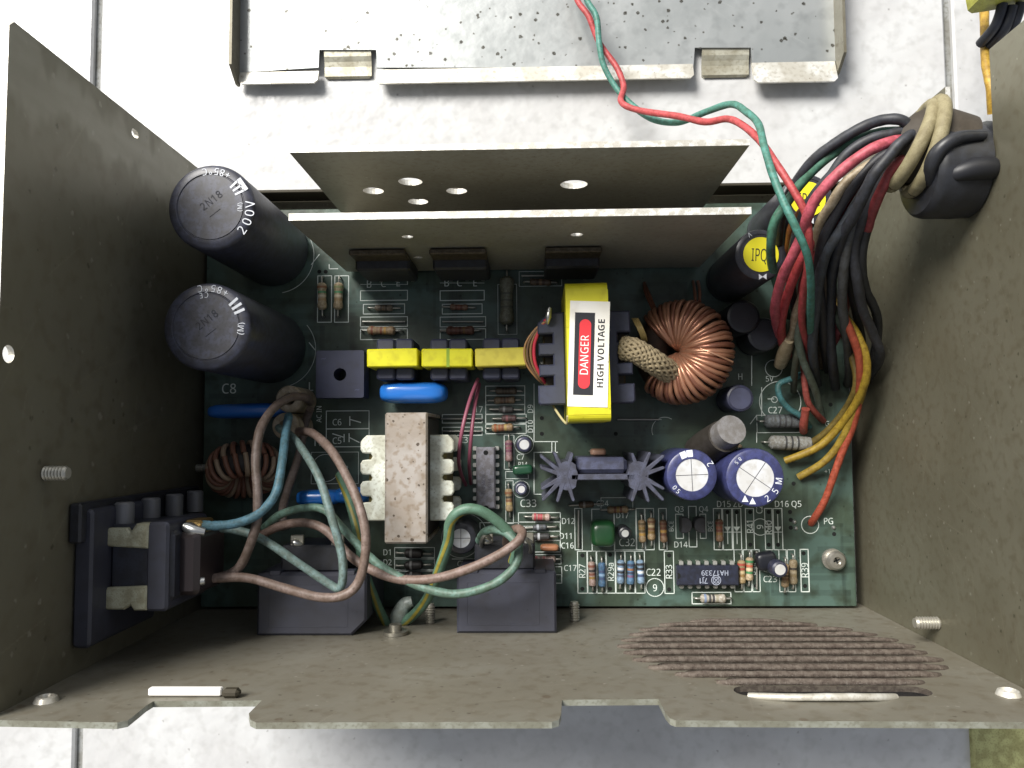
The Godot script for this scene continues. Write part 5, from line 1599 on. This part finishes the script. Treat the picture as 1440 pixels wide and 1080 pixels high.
func build_wires():
	var s: Shape
	var g := "mains wires on the left"
	wire("light blue mains wire from the inlet up to the ferrite bead", "wire", g, [Vector3(-81.1, 53, 21.28), Vector3(-77.82, 52, 21.4), Vector3(-73.27, 50, 21.29), Vector3(-68.48, 48, 19.06), Vector3(-65.56, 45, 14.16), Vector3(-65.26, 41, 6.55), Vector3(-67.08, 33, -0.85), Vector3(-68.72, 24, -5.88), Vector3(-73.83, 10, -3.91)], 1.15, "4f7f97")
	wire("grey brown mains wire curving over the red and cream ring coil", "wire", g, [Vector3(-84.54, 45, 35.35), Vector3(-79.45, 45, 35.36), Vector3(-74.95, 45, 32.71), Vector3(-71.58, 46, 27.42), Vector3(-69.69, 47, 21.1), Vector3(-69.8, 47, 13.46), Vector3(-70.96, 45, 6.02), Vector3(-71.14, 41, -1.79), Vector3(-70.13, 34, -7.77), Vector3(-67.66, 27, -10.95), Vector3(-65.26, 20, -11.47), Vector3(-67.37, 8, -10.34)], 1.2, "6a5c58")
	wire("pinkish brown mains wire in a wide loop below the inlet", "wire", g, [Vector3(-83.29, 48, 35.35), Vector3(-78.67, 47, 35.01), Vector3(-71.83, 46, 35.56), Vector3(-62.79, 46, 38.04), Vector3(-53.79, 46, 40.17), Vector3(-48.05, 46, 39.83), Vector3(-44.31, 46, 36.68), Vector3(-42.55, 46, 30.52), Vector3(-42.58, 46, 23.45), Vector3(-44.86, 44, 16.49), Vector3(-48.75, 40, 10), Vector3(-54.41, 34, 3.62), Vector3(-61.18, 27, -0.82), Vector3(-66.4, 20, -1.68), Vector3(-72.47, 8, -1.79)], 1.2, "7d6c67")
	wire("pale blue green mains wire doubling back over the left outlet", "wire", g, [Vector3(-84.82, 44, 22.97), Vector3(-76.74, 43, 23.84), Vector3(-69.36, 43, 26.39), Vector3(-60.43, 42, 32.33), Vector3(-52.68, 42, 37.74), Vector3(-50.11, 42, 38.82), Vector3(-48.79, 43, 36.32), Vector3(-49.38, 43, 30.05), Vector3(-52.08, 42, 19.71), Vector3(-56.27, 39, 10.75), Vector3(-62.39, 33, 3.4), Vector3(-67.85, 26, -0.47), Vector3(-72.57, 20, -2.34), Vector3(-76.6, 8, -3.11)], 1.12, "6c8789")
	wire("grey green mains wire running from the left outlet towards the middle outlet", "wire", g, [Vector3(-74.73, 26, 25.06), Vector3(-68.63, 31, 20.7), Vector3(-60.99, 34, 18.74), Vector3(-55.11, 36, 19.53), Vector3(-49.73, 37, 24.47), Vector3(-43.86, 38, 30.8), Vector3(-38.07, 39, 34.87), Vector3(-29.47, 41, 38.33), Vector3(-20.25, 42, 39.95), Vector3(-11.12, 43, 38), Vector3(-5.33, 43, 33.75), Vector3(-4.05, 42, 28.91), Vector3(-6.45, 40, 25.55), Vector3(-10.44, 37, 24.43), Vector3(-13.55, 32, 25.75), Vector3(-15.11, 26, 28.79)], 1.12, "5c8177")
	wire("dull pink mains wire looping from the left outlet to the middle outlet", "wire", g, [Vector3(-75.5, 26, 27.01), Vector3(-68.9, 30, 24.25), Vector3(-61.24, 33, 23), Vector3(-54.95, 35, 24.86), Vector3(-48.76, 37, 30.57), Vector3(-42.71, 39, 34.31), Vector3(-35.12, 40, 36.88), Vector3(-25.69, 42, 36.19), Vector3(-16.44, 44, 33.2), Vector3(-9.19, 45, 29.89), Vector3(-4.34, 45, 26.72), Vector3(-2.92, 43, 24.84), Vector3(-4.26, 39, 24.23), Vector3(-6.7, 32, 26.53), Vector3(-7.68, 26, 29.59)], 1.2, "7f6b67")
	wire("grey wire hanging down behind the blue disc capacitors", "wire", g, [Vector3(-65.67, 14, -8.19), Vector3(-68.46, 10, -3.02), Vector3(-69.5, 12, 5.4), Vector3(-70.73, 18, 15.44), Vector3(-70.23, 24, 20.97), Vector3(-69.07, 25, 25.79)], 1.2, "6a605f")
	striped("green and yellow earth wire from the flange down to the front wall", "earth wires to the front wall", [Vector3(-55.73, 18, 11.05), Vector3(-51.38, 26, 16.95), Vector3(-48.07, 30, 25.29), Vector3(-46.5, 28, 36.1), Vector3(-44.13, 24, 45.52), Vector3(-41.65, 19, 53.47), Vector3(-39.94, 16, 56.77)], 1.3)
	striped("green and yellow earth wire arching over the black capacitor to the outlet", "earth wires to the front wall", [Vector3(-39.4, 18, 53.7), Vector3(-34.15, 22, 50.05), Vector3(-28.98, 28, 43.78), Vector3(-25.17, 34, 35.17), Vector3(-22.46, 38, 27.57), Vector3(-21.69, 40, 22.41), Vector3(-18.82, 41, 19.23), Vector3(-14.43, 41, 19.06), Vector3(-9.73, 40, 21.91), Vector3(-6.11, 39, 25.68), Vector3(-4.31, 38, 28.73), Vector3(-5.55, 34, 33.37)], 1.4)
	s = Shape.new()
	var lug := thing("earth_lug", "cloudy sleeve and lug where the earth wires meet the front wall", "lug", Vector3(-38.39, 18, 51.32))
	s.tube([Vector3(-41.76, 15, 57.01), Vector3(-39.37, 17, 53.94), Vector3(-38.23, 19, 50.51), Vector3(-36.46, 20, 47.33), Vector3(-34.45, 20, 46.55)], [1.6, 2.4, 2.6, 2.0, 1.4], 14, 6)
	put("cloudy_sleeve", s, mat("cloudy sleeve", "8f9a98", 0.35, 0.0, "dust", 60.0), lug)
	s = Shape.new()
	s.lathe(along(Vector3((Vector2(-37.42, 30.7)).x, (Vector2(-37.42, 30.7)).y, 52.9), Vector3.FORWARD), [Vector2(3.4, 0), Vector2(3.4, 0.9), Vector2(1.7, 0.9), Vector2(1.7, 2.6), Vector2(0, 2.8)], 16)
	put("ring_terminal", s, mat("dull tin", "8d8a80", 0.4, 0.8), lug)
	for e in [[Vector3(-14.86, 18, 33.83), Vector3(-14.26, 30, 28.65), Vector3(-12.92, 33, 26.39), Vector3(-11.71, 31, 27.58)], [Vector3(-1.52, 18, 35.86), Vector3(-1.03, 30, 30.22), Vector3(-2.32, 33, 27.36), Vector3(-3.3, 31, 28.56)]]:
		s = Shape.new()
		s.tube(e, 0.5, 8, 6)
		put("solder_loop", s, lead_mat, lug)

	# ---- twisted red and green pair coming over the cover
	g = "thin red and green pair over the metal cover"
	wire("thin red wire of the twisted pair crossing the metal cover", "wire", g, [Vector3(12.57, 2, -147.02), Vector3(14.88, 3, -137.06), Vector3(18.32, 4, -130.89), Vector3(21.77, 4, -122.54), Vector3(27.08, 5, -113.96), Vector3(28.51, 7, -106.91), Vector3(27.66, 10, -101.16), Vector3(32.02, 14, -96.55), Vector3(42.34, 24, -90.57), Vector3(48.41, 31, -86.02), Vector3(52.34, 38, -83.74), Vector3(55.38, 44, -79.39), Vector3(57.73, 50, -73.17), Vector3(60.09, 55, -65.41), Vector3(63.19, 57, -58.04), Vector3(65.74, 57, -52.43), Vector3(67.27, 55, -47.19), Vector3(68.96, 49, -41.46), Vector3(70.19, 40, -35.87), Vector3(73.33, 30, -30.17), Vector3(77.68, 20, -25.04), Vector3(83.06, 8, -21.01)], 0.95, "c4484e")
	wire("thin teal green wire of the twisted pair crossing the metal cover", "wire", g, [Vector3(15.28, 2, -146.96), Vector3(17.79, 3, -137), Vector3(20.68, 5, -130.3), Vector3(21.37, 6, -121.54), Vector3(22.81, 6, -114.7), Vector3(26.44, 6, -107.17), Vector3(30.7, 8, -100.84), Vector3(36.35, 13, -94.27), Vector3(42.83, 19, -90.68), Vector3(48.91, 29, -89.64), Vector3(53.62, 37, -88.03), Vector3(56.3, 43, -83.94), Vector3(57.71, 48, -78.34), Vector3(57.52, 53, -70.62), Vector3(58.39, 57, -62.65), Vector3(59.96, 60, -54.76), Vector3(62.62, 60, -48.4), Vector3(65.79, 57, -42.74), Vector3(69.03, 50, -37.68), Vector3(73.12, 38, -31.48), Vector3(77.25, 25, -27.46), Vector3(82.65, 10, -22.94)], 0.95, "448a80")

	# ---- output bundle fanning out of the strain relief
	g = "output wires from the strain relief"
	var dark := "262a36"
	wire("black output wire, uppermost of the fan", "wire", g, [Vector3(95.19, 66, -67.24), Vector3(88.04, 67, -69.48), Vector3(84.58, 67, -71.37), Vector3(80.83, 66, -71.67), Vector3(76.66, 65, -70.62), Vector3(72.18, 62, -68.79), Vector3(68.34, 58, -65.82), Vector3(65.64, 53, -62.44), Vector3(64.18, 46, -57.35), Vector3(65.58, 36, -50.96), Vector3(68.6, 24, -43.73), Vector3(73.83, 10, -35.76), Vector3(77.26, 0, -33.93)], 1.25, dark)
	wire("dark green output wire hanging over the yellow sticker", "wire", g, [Vector3(96.2, 64, -67.13), Vector3(88.96, 65, -68.9), Vector3(82.43, 64, -69.73), Vector3(76.82, 62, -68.72), Vector3(73.56, 60, -67.45), Vector3(70.02, 58, -65.27), Vector3(66.14, 54, -61.22), Vector3(62.62, 51, -56.66), Vector3(60.66, 49, -52.92), Vector3(61.19, 45, -48.83), Vector3(63.32, 38, -44.81), Vector3(66.71, 30, -40.6), Vector3(73.05, 16, -36.93), Vector3(78.86, 2, -35.83)], 1.2, "3f7a66")
	wire("black output wire between the green and the pink one", "wire", g, [Vector3(96.16, 64, -66.29), Vector3(87.84, 66, -68.87), Vector3(82.83, 66, -68.79), Vector3(78.35, 65, -67.73), Vector3(74.32, 63, -65.16), Vector3(71.01, 60, -61.12), Vector3(68.44, 57, -57.61), Vector3(66.78, 53, -54.24), Vector3(66.76, 45, -48.75), Vector3(69.65, 33, -41.93), Vector3(76.06, 16, -34.82), Vector3(81.36, 2, -32.51)], 1.2, "2c303c")
	wire("pink red output wire in front, curving down past the yellow sticker", "wire", g, [Vector3(95.62, 65, -65.43), Vector3(87.28, 67, -66.34), Vector3(82.17, 68, -65.88), Vector3(76.98, 68, -63.99), Vector3(73.04, 66, -61.61), Vector3(69.46, 64, -58.31), Vector3(66.96, 61, -54.71), Vector3(65.88, 58, -51.46), Vector3(65.93, 54, -48.33), Vector3(64.85, 50, -44.16), Vector3(64.43, 43, -39.83), Vector3(65.17, 34, -34.87), Vector3(68.05, 24, -31.28), Vector3(74.02, 10, -27.68), Vector3(78.03, 1, -26.08)], 1.3, "c25064")
	wire("cream output wire with a bare blunt end above the printed 5V", "wire", g, [Vector3(97.13, 62, -65.31), Vector3(88.46, 63, -65.6), Vector3(80.6, 62, -63.37), Vector3(74.63, 60, -59.34), Vector3(71.92, 57, -55.12), Vector3(71.04, 53, -52.05), Vector3(71.11, 49, -48.44), Vector3(72.38, 44, -44.87), Vector3(72.4, 37, -39.21), Vector3(72.21, 29, -33.26), Vector3(73.36, 22, -28.88), Vector3(73.95, 14, -25.12)], 1.2, "b5a78e")
	s = Shape.new()
	s.tube([Vector3(73.24, 19, -26.62), Vector3(73.82, 13, -23.98), Vector3(74.72, 5, -20.92)], [1.3, 1.9, 2.1, 1.9], 12, 5)
	var blunt := put("wire_end", s, mat("insulation b5a78e", "c0b092", 0.5, 0.0, "dust", 45.0), self)
	blunt.name = numbered("wire_end")
	tag(blunt, "blunt cream wire sleeve above the printed 5V ring", "wire sleeve")
	wire("black output wire crossing in front of the bundle and hanging straight down", "wire", g, [Vector3(95.07, 66, -64.41), Vector3(87.33, 69, -67.07), Vector3(83.15, 70, -65.12), Vector3(80.31, 69, -61.93), Vector3(78.17, 67, -58.7), Vector3(77.09, 63, -54.8), Vector3(76.81, 58, -51.31), Vector3(75.92, 53, -48.45), Vector3(76.3, 48, -45.01), Vector3(77.31, 42, -40.98), Vector3(79.71, 34, -35.85), Vector3(82.22, 26, -29.26), Vector3(86.19, 16, -20.25), Vector3(91.45, 4, -13.74)], 1.35, dark)
	wire("dull red output wire, lowest where the fan leaves the rubber bands", "wire", g, [Vector3(97.06, 62, -63.61), Vector3(86.5, 67, -62.7), Vector3(83.5, 66, -60.61), Vector3(81.76, 63, -57.09), Vector3(81.58, 58, -53.31), Vector3(81.99, 53, -49.78), Vector3(83.32, 46, -46.47), Vector3(84.32, 38, -40.76), Vector3(86.18, 28, -36.8), Vector3(90.2, 14, -32.88), Vector3(93.84, 2, -31.28)], 1.25, "a03c44")
	wire("black output wire hanging nearest the right wall", "wire", g, [Vector3(97.08, 62, -64.12), Vector3(89.12, 63, -65.93), Vector3(83.83, 62, -61.62), Vector3(80.63, 58, -54.87), Vector3(80.12, 52, -48.64), Vector3(81.03, 48, -44.22), Vector3(83.16, 43, -37.95), Vector3(87.41, 36, -32.01), Vector3(92.33, 30, -26.67), Vector3(96.6, 24, -21.42), Vector3(99.07, 10, -16.47), Vector3(99.07, 1, -14.94)], 1.3, "2a2e38")
	wire("black output wire bowed out against the right wall", "wire", g, [Vector3(98.07, 60, -63.43), Vector3(90.51, 60, -65.62), Vector3(84.84, 58, -60), Vector3(82.16, 54, -51.62), Vector3(82.62, 48, -44.2), Vector3(86.53, 40, -37.54), Vector3(91.65, 33, -32.43), Vector3(94.79, 27, -28.2), Vector3(95.89, 20, -20.81), Vector3(97.98, 4, -17.99)], 1.2, "1f2229")
	wire("dark slate output wire in the middle of the bundle", "wire", g, [Vector3(98.16, 60, -65.84), Vector3(89.62, 62, -66.62), Vector3(82.62, 61, -61.97), Vector3(77.77, 58, -54.92), Vector3(74.9, 53, -48.82), Vector3(73.46, 48, -44.68), Vector3(74.31, 40, -38.62), Vector3(75.96, 32, -32.37), Vector3(78.12, 24, -25.58), Vector3(81.78, 14, -19.44), Vector3(86.65, 2, -14.77)], 1.35, "343c48")
	wire("bright red output wire behind the pink one, bending under itself", "wire", g, [Vector3(98.12, 60, -64.81), Vector3(90.52, 60, -65.96), Vector3(80.83, 58, -60.58), Vector3(73.65, 52, -52.28), Vector3(69.94, 46, -46.28), Vector3(68.52, 40, -41.31), Vector3(68.26, 32, -35.55), Vector3(69.61, 24, -30.66), Vector3(72.96, 14, -26.38), Vector3(78.09, 2, -23.78)], 1.25, "b63a42")
	wire("second red output wire lying beside the bright one", "wire", g, [Vector3(98.09, 60, -64.12), Vector3(90.96, 59, -65.27), Vector3(81.86, 57, -59.15), Vector3(75.38, 51, -51.1), Vector3(72.06, 45, -45.75), Vector3(71.55, 38, -40.54), Vector3(73.3, 30, -35.63), Vector3(77.21, 20, -29.1), Vector3(82.89, 8, -22.07), Vector3(86.09, 1, -20.3)], 1.15, "a84448")
	wire("grey green output wire dropping to the slate power resistor", "wire", g, [Vector3(76.26, 40, -42.34), Vector3(74.15, 32, -35.29), Vector3(74.07, 24, -28.21), Vector3(77.04, 18, -21.59), Vector3(81, 13, -15.99), Vector3(84.44, 8, -11.23), Vector3(87.99, 1, -5.02)], 1.1, "59685f")
	wire("olive output wire ending left of the printed G", "wire", g, [Vector3(77.09, 26, -33.28), Vector3(75.98, 19, -24.15), Vector3(76.87, 12, -18.61), Vector3(79.49, 2, -12.87)], 1.0, "4f564a")
	wire("black output wire hidden deep in the middle of the fan", "wire", g, [Vector3(97.14, 62, -65.48), Vector3(88.7, 64, -66.92), Vector3(81.51, 63, -64.02), Vector3(76.26, 60, -58.29), Vector3(73.24, 55, -52.35), Vector3(72.47, 49, -46.8), Vector3(74.36, 40, -40.49), Vector3(78.39, 30, -32.65), Vector3(83.57, 18, -24.18), Vector3(89.65, 3, -19.23)], 1.3, "21242d")
	wire("brown grey output wire passing behind the cream one", "wire", g, [Vector3(98.15, 60, -65.49), Vector3(90.11, 61, -67.32), Vector3(82.17, 59, -63), Vector3(76.45, 55, -56.34), Vector3(74.34, 49, -50.38), Vector3(75.58, 42, -43.79), Vector3(79.13, 33, -36.03), Vector3(81.52, 23, -28.67), Vector3(85.56, 10, -22.91), Vector3(88.9, 1, -20.49)], 1.25, "554a40")
	wire("grey black output wire hanging beside the pinkish one", "wire", g, [Vector3(98.11, 60, -64.46), Vector3(90.06, 61, -65.95), Vector3(85.14, 59, -61.57), Vector3(80.41, 56, -54.24), Vector3(78.4, 51, -47.85), Vector3(79.08, 45, -41.27), Vector3(81.88, 36, -33.59), Vector3(86.6, 26, -26.24), Vector3(92.34, 12, -18.47), Vector3(96.27, 1, -14.96)], 1.25, "44474c")
	wire("sooty black output wire at the back of the bundle", "wire", g, [Vector3(99.12, 58, -64.45), Vector3(91.45, 58, -65.97), Vector3(85.11, 55, -59.73), Vector3(81, 50, -51.29), Vector3(81.03, 43, -44.43), Vector3(85.22, 34, -37.71), Vector3(89.91, 26, -32.14), Vector3(95.73, 14, -26.57), Vector3(100.07, 2, -24.66)], 1.2, "1d2027")
	var y := "a68a22"
	wire("yellow output wire curving to the white topped capacitor, upper of two", "wire", g, [Vector3(84.22, 22, -39.88), Vector3(84.55, 26, -34.78), Vector3(85.99, 28, -30.91), Vector3(88.55, 28, -26.96), Vector3(91.08, 27, -21.56), Vector3(92.68, 24, -15.51), Vector3(92.08, 17, -8.28), Vector3(89.66, 10, -1.46), Vector3(84.66, 6, 4.19), Vector3(76.31, 2, 8.29)], 1.15, y)
	wire("yellow output wire curving in below the other yellow one", "wire", g, [Vector3(87.17, 20, -34.08), Vector3(89.77, 23, -27.58), Vector3(91.87, 24, -20.47), Vector3(93.03, 20, -12.78), Vector3(92.29, 13, -3.89), Vector3(90.02, 8, 3.99), Vector3(86.12, 5, 9.31), Vector3(80.56, 1, 13.3)], 1.15, "9a8226")
	wire("dark mustard output wire in the shade of the yellow ones", "wire", g, [Vector3(85.98, 18, -36.46), Vector3(87.43, 20, -30.01), Vector3(90.39, 20, -22.89), Vector3(91.88, 19, -13.85), Vector3(91.35, 12, -7.03), Vector3(87.1, 6, 0.18), Vector3(82.32, 1, 4.47)], 1.05, "6d5c22")
	wire("orange red output wire running to the ring printed PG", "wire", g, [Vector3(83.55, 32, -32.29), Vector3(89.53, 27, -21.19), Vector3(92.77, 19, -10.82), Vector3(93.01, 12, -1.42), Vector3(91.48, 9, 4.82), Vector3(89.76, 7, 10.73), Vector3(87.2, 4, 19.76), Vector3(85.15, 1.5, 25.5), Vector3(84.28, -0.5, 27.42)], 1.1, "a8452f")
	wire("short teal wire bent above the slate power resistor", "wire", g, [Vector3(82.79, 8, -18.88), Vector3(77.68, 8, -16.59), Vector3(73.42, 8, -14.5), Vector3(73.33, 8, -11.32), Vector3(76.07, 7, -7.95), Vector3(80.1, 6, -5.18), Vector3(84.24, 1, -2.01)], 0.9, "3f7d86")
	wire("thin red wire reaching the end of the slate power resistor", "wire", g, [Vector3(80.08, 10, -20.85), Vector3(80.44, 9, -14.59), Vector3(81.66, 8, -9.14), Vector3(85.11, 5, -5.81), Vector3(88.59, 1, -3.72)], 0.95, "a34a44")
	wire("stub of red wire between the two grey power resistors", "wire", g, [Vector3(80.63, 9, -7.21), Vector3(81.09, 6, -2.83), Vector3(82.14, 2, -0.72)], 1.2, "a84a40")
	wire("dark green output wire tucked behind the yellow ones", "wire", g, [Vector3(81.51, 30, -34.56), Vector3(86.28, 26, -28.22), Vector3(90.82, 22, -23.68), Vector3(94.63, 14, -18.28), Vector3(97.6, 2, -14.89)], 1.15, "2f4038")
	wire("pinkish output wire seen between the two hanging black ones", "wire", g, [Vector3(81.51, 44, -48.8), Vector3(82.13, 36, -41.19), Vector3(84.57, 30, -34.53), Vector3(86.57, 20, -27.99), Vector3(88.94, 6, -24.35), Vector3(89.98, 0, -22.76)], 1.2, "a8505e")
	wire("orange output wire peeping out beside the yellow sticker", "wire", g, [Vector3(72.19, 48, -60.67), Vector3(67.61, 44, -54.54), Vector3(67.14, 40, -50.91), Vector3(69.77, 30, -46.46), Vector3(75.66, 14, -41.42), Vector3(80.61, 1, -40.38)], 0.9, "a8622f")

	# ---- strain relief in the right wall
	var c := Vector3(101, 65, -60)
	var t := thing("strain_relief", "round black strain relief bushing in the slot of the right wall", "bushing", c)
	var blk := mat("black rubber", "2b2d33", 0.42, 0.0, "dust", 45.0)
	s = Shape.new()
	s.lathe(along(c + Vector3(2.5, 0, 0), Vector3.LEFT), [Vector2(0, -1.5), Vector2(10.4, -1.5), Vector2(10.9, 0.2), Vector2(9.3, 0.6), Vector2(9.3, 2.7), Vector2(10.7, 2.9), Vector2(10.9, 6.0), Vector2(10.8, 12.5), Vector2(10.5, 13.6), Vector2(9.7, 14.4), Vector2(0, 14.4)], 40)
	put("bushing", s, blk, t)
	s = Shape.new()
	s.tube([Vector3(98.6, 75.6, -64.36), Vector3(93.04, 76, -63.83), Vector3(89.36, 75.6, -61.83), Vector3(88.13, 73.5, -58.95), Vector3(89.82, 69.5, -56.23), Vector3(94.41, 64, -55.08)], [1.0, 1.5, 1.7, 1.6, 1.2], 12, 6)
	put("clamp_rim", s, blk, t)
	s = Shape.new()
	s.tube([Vector3(91.97, 71.5, -56.36), Vector3(93.01, 74, -56.48), Vector3(96.02, 75, -57.05), Vector3(99.67, 74.5, -57.31), Vector3(102.94, 72, -57.95)], [1.0, 1.9, 2.5, 2.6, 2.0], 14, 5)
	put("clamp_tongue", s, mat("black rubber deep", "1c1d22", 0.5), t)
	t = thing("cable_jacket", "brown grey cable jacket gathering the output wires at the bushing", "cable jacket", c + Vector3(-12, 0, 0))
	s = Shape.new()
	s.tube([Vector3(97.96, 65, -63.39), Vector3(93.98, 65, -64.79), Vector3(90.95, 64, -66.21), Vector3(87.35, 62, -67.69)], [9.3, 9.3, 9.3, 8.6, 6.0], 28, 6)
	put("jacket", s, mat("brown jacket", "3f382f", 0.7, 0.0, "dust", 30.0), t)
	var band := mat("tan rubber", "8f8769", 0.7, 0.0, "dust", 50.0)
	for k in 2:
		t = thing("rubber_band", ["tan rubber band round the cable jacket, the one nearer the black bushing", "tan rubber band round the cable jacket, the one nearer the wires"][k], "rubber band", c + Vector3(-14, 0, 0), "tan rubber bands")
		s = Shape.new()
		var p: Vector3 = [Vector3(90.78, 65, -65.68), Vector3(88.18, 64, -66.26)][k]
		var ax := Vector3(0.92, 0.1, [0.25, 0.42][k]).normalized()
		var u := ax.cross(Vector3.UP).normalized()
		var v := ax.cross(u)
		var pts := []
		for i in 25:
			var a := TAU * i / 24.0
			pts.append(p + (u * cos(a) * [10.3, 9.6][k] + v * sin(a) * [10.1, 9.4][k]))
		s.tube(pts, 1.6, 10, 3, false)
		put("band", s, band, t)

	# ---- things at the edge of the picture
	wire("yellow wire hanging behind the right wall at the rear corner", "wire", "", [Vector3(138.24, 10, -137.15), Vector3(135.34, 14, -126.11), Vector3(132.66, 18, -115.4), Vector3(130.59, 22, -105.02), Vector3(129.92, 24, -96.84), Vector3(131.35, 22, -90.43)], 1.25, "c09a30")
	t = thing("plug_housing", "yellow green plug housing at the upper right edge of the picture", "plug", Vector3(131.06, 30, -119.45))
	s = Shape.new()
	s.box(at(Vector3(130.45, 32, -122.8), 8.0), Vector3(16, 12, 9), 1.0)
	put("housing", s, mat("yellow green nylon", "a9ab4c", 0.5, 0.0, "dust", 30.0), t)
	for k in 3:
		s = Shape.new()
		var p: Vector3 = [Vector3(131.01, 30, -118.44), Vector3(133.7, 30, -117.77), Vector3(136.06, 30, -118.53)][k]
		s.tube([p, p + Vector3(-0.5, -1, 3), p + Vector3(-1.0, -3, 5.5), p + Vector3(-1.5, -9, 7)], 1.4, 10, 5)
		put("wire_tail", s, mat("insulation " + dark, dark, 0.5, 0.0, "dust", 45.0), t)
	t = thing("yellow_green_pad", "yellow green pad on the tiles at the lower right corner", "pad", Vector3(146.39, -10, 97.11))
	s = Shape.new()
	var q: Vector3 = Vector3(145.16, -8, 98.48)
	s.prism(round_rect(Vector2(q.x + 9.0, q.z + 6.0), Vector2(40, 44), 1.5), FLOOR, FLOOR + 2.2, 0.6)
	put("pad", s, mat("yellow green pad", "b0b17a", 0.6, 0.0, "dust", 30.0), t)



func _ready():
	rng.seed = 4711
	# camera
	var cam := Camera3D.new()
	cam.name = "camera"
	add_child(cam)
	cam.transform = Transform3D(Basis(Vector3(0.999625, -0.026486, 0.006967), Vector3(0.008640, 0.063566, -0.997940), Vector3(0.025988, 0.997626, 0.063771)), Vector3(0, 249, 0) * MM)
	cam.fov = 51.08
	cam.near = 0.01
	cam.far = 20.0
	cam.current = true
	# light: an open sky behind the case, dim overhead
	var env := Environment.new()
	env.background_mode = Environment.BG_SKY
	var sk := ProceduralSkyMaterial.new()
	sk.sky_top_color = Color(0.45, 0.465, 0.495)
	sk.sky_horizon_color = Color(0.87, 0.88, 0.88)
	sk.ground_bottom_color = Color(0.3, 0.29, 0.27)
	sk.ground_horizon_color = Color(0.55, 0.54, 0.52)
	sk.energy_multiplier = 0.6
	var sky := Sky.new()
	sky.sky_material = sk
	env.sky = sky
	env.tonemap_mode = Environment.TONE_MAPPER_LINEAR
	env.tonemap_exposure = 2.7
	env.sdfgi_enabled = true
	env.ssao_enabled = true
	env.ssil_enabled = true
	var we := WorldEnvironment.new()
	we.name = "environment"
	we.environment = env
	add_child(we)
	var sun := DirectionalLight3D.new()
	sun.name = "daylight"
	sun.light_color = Color(1.0, 0.985, 0.96)
	sun.light_energy = 0.8
	sun.light_angular_distance = 28.0
	sun.shadow_enabled = true
	add_child(sun)
	sun.look_at_from_position(Vector3.ZERO, -Vector3(-0.52, 0.76, -0.60), Vector3.UP)
	make_textures()
	build_floor()
	build_case()
	build_lid()
	build_board()
	build_sink()
	build_big_capacitors()
	build_parts()
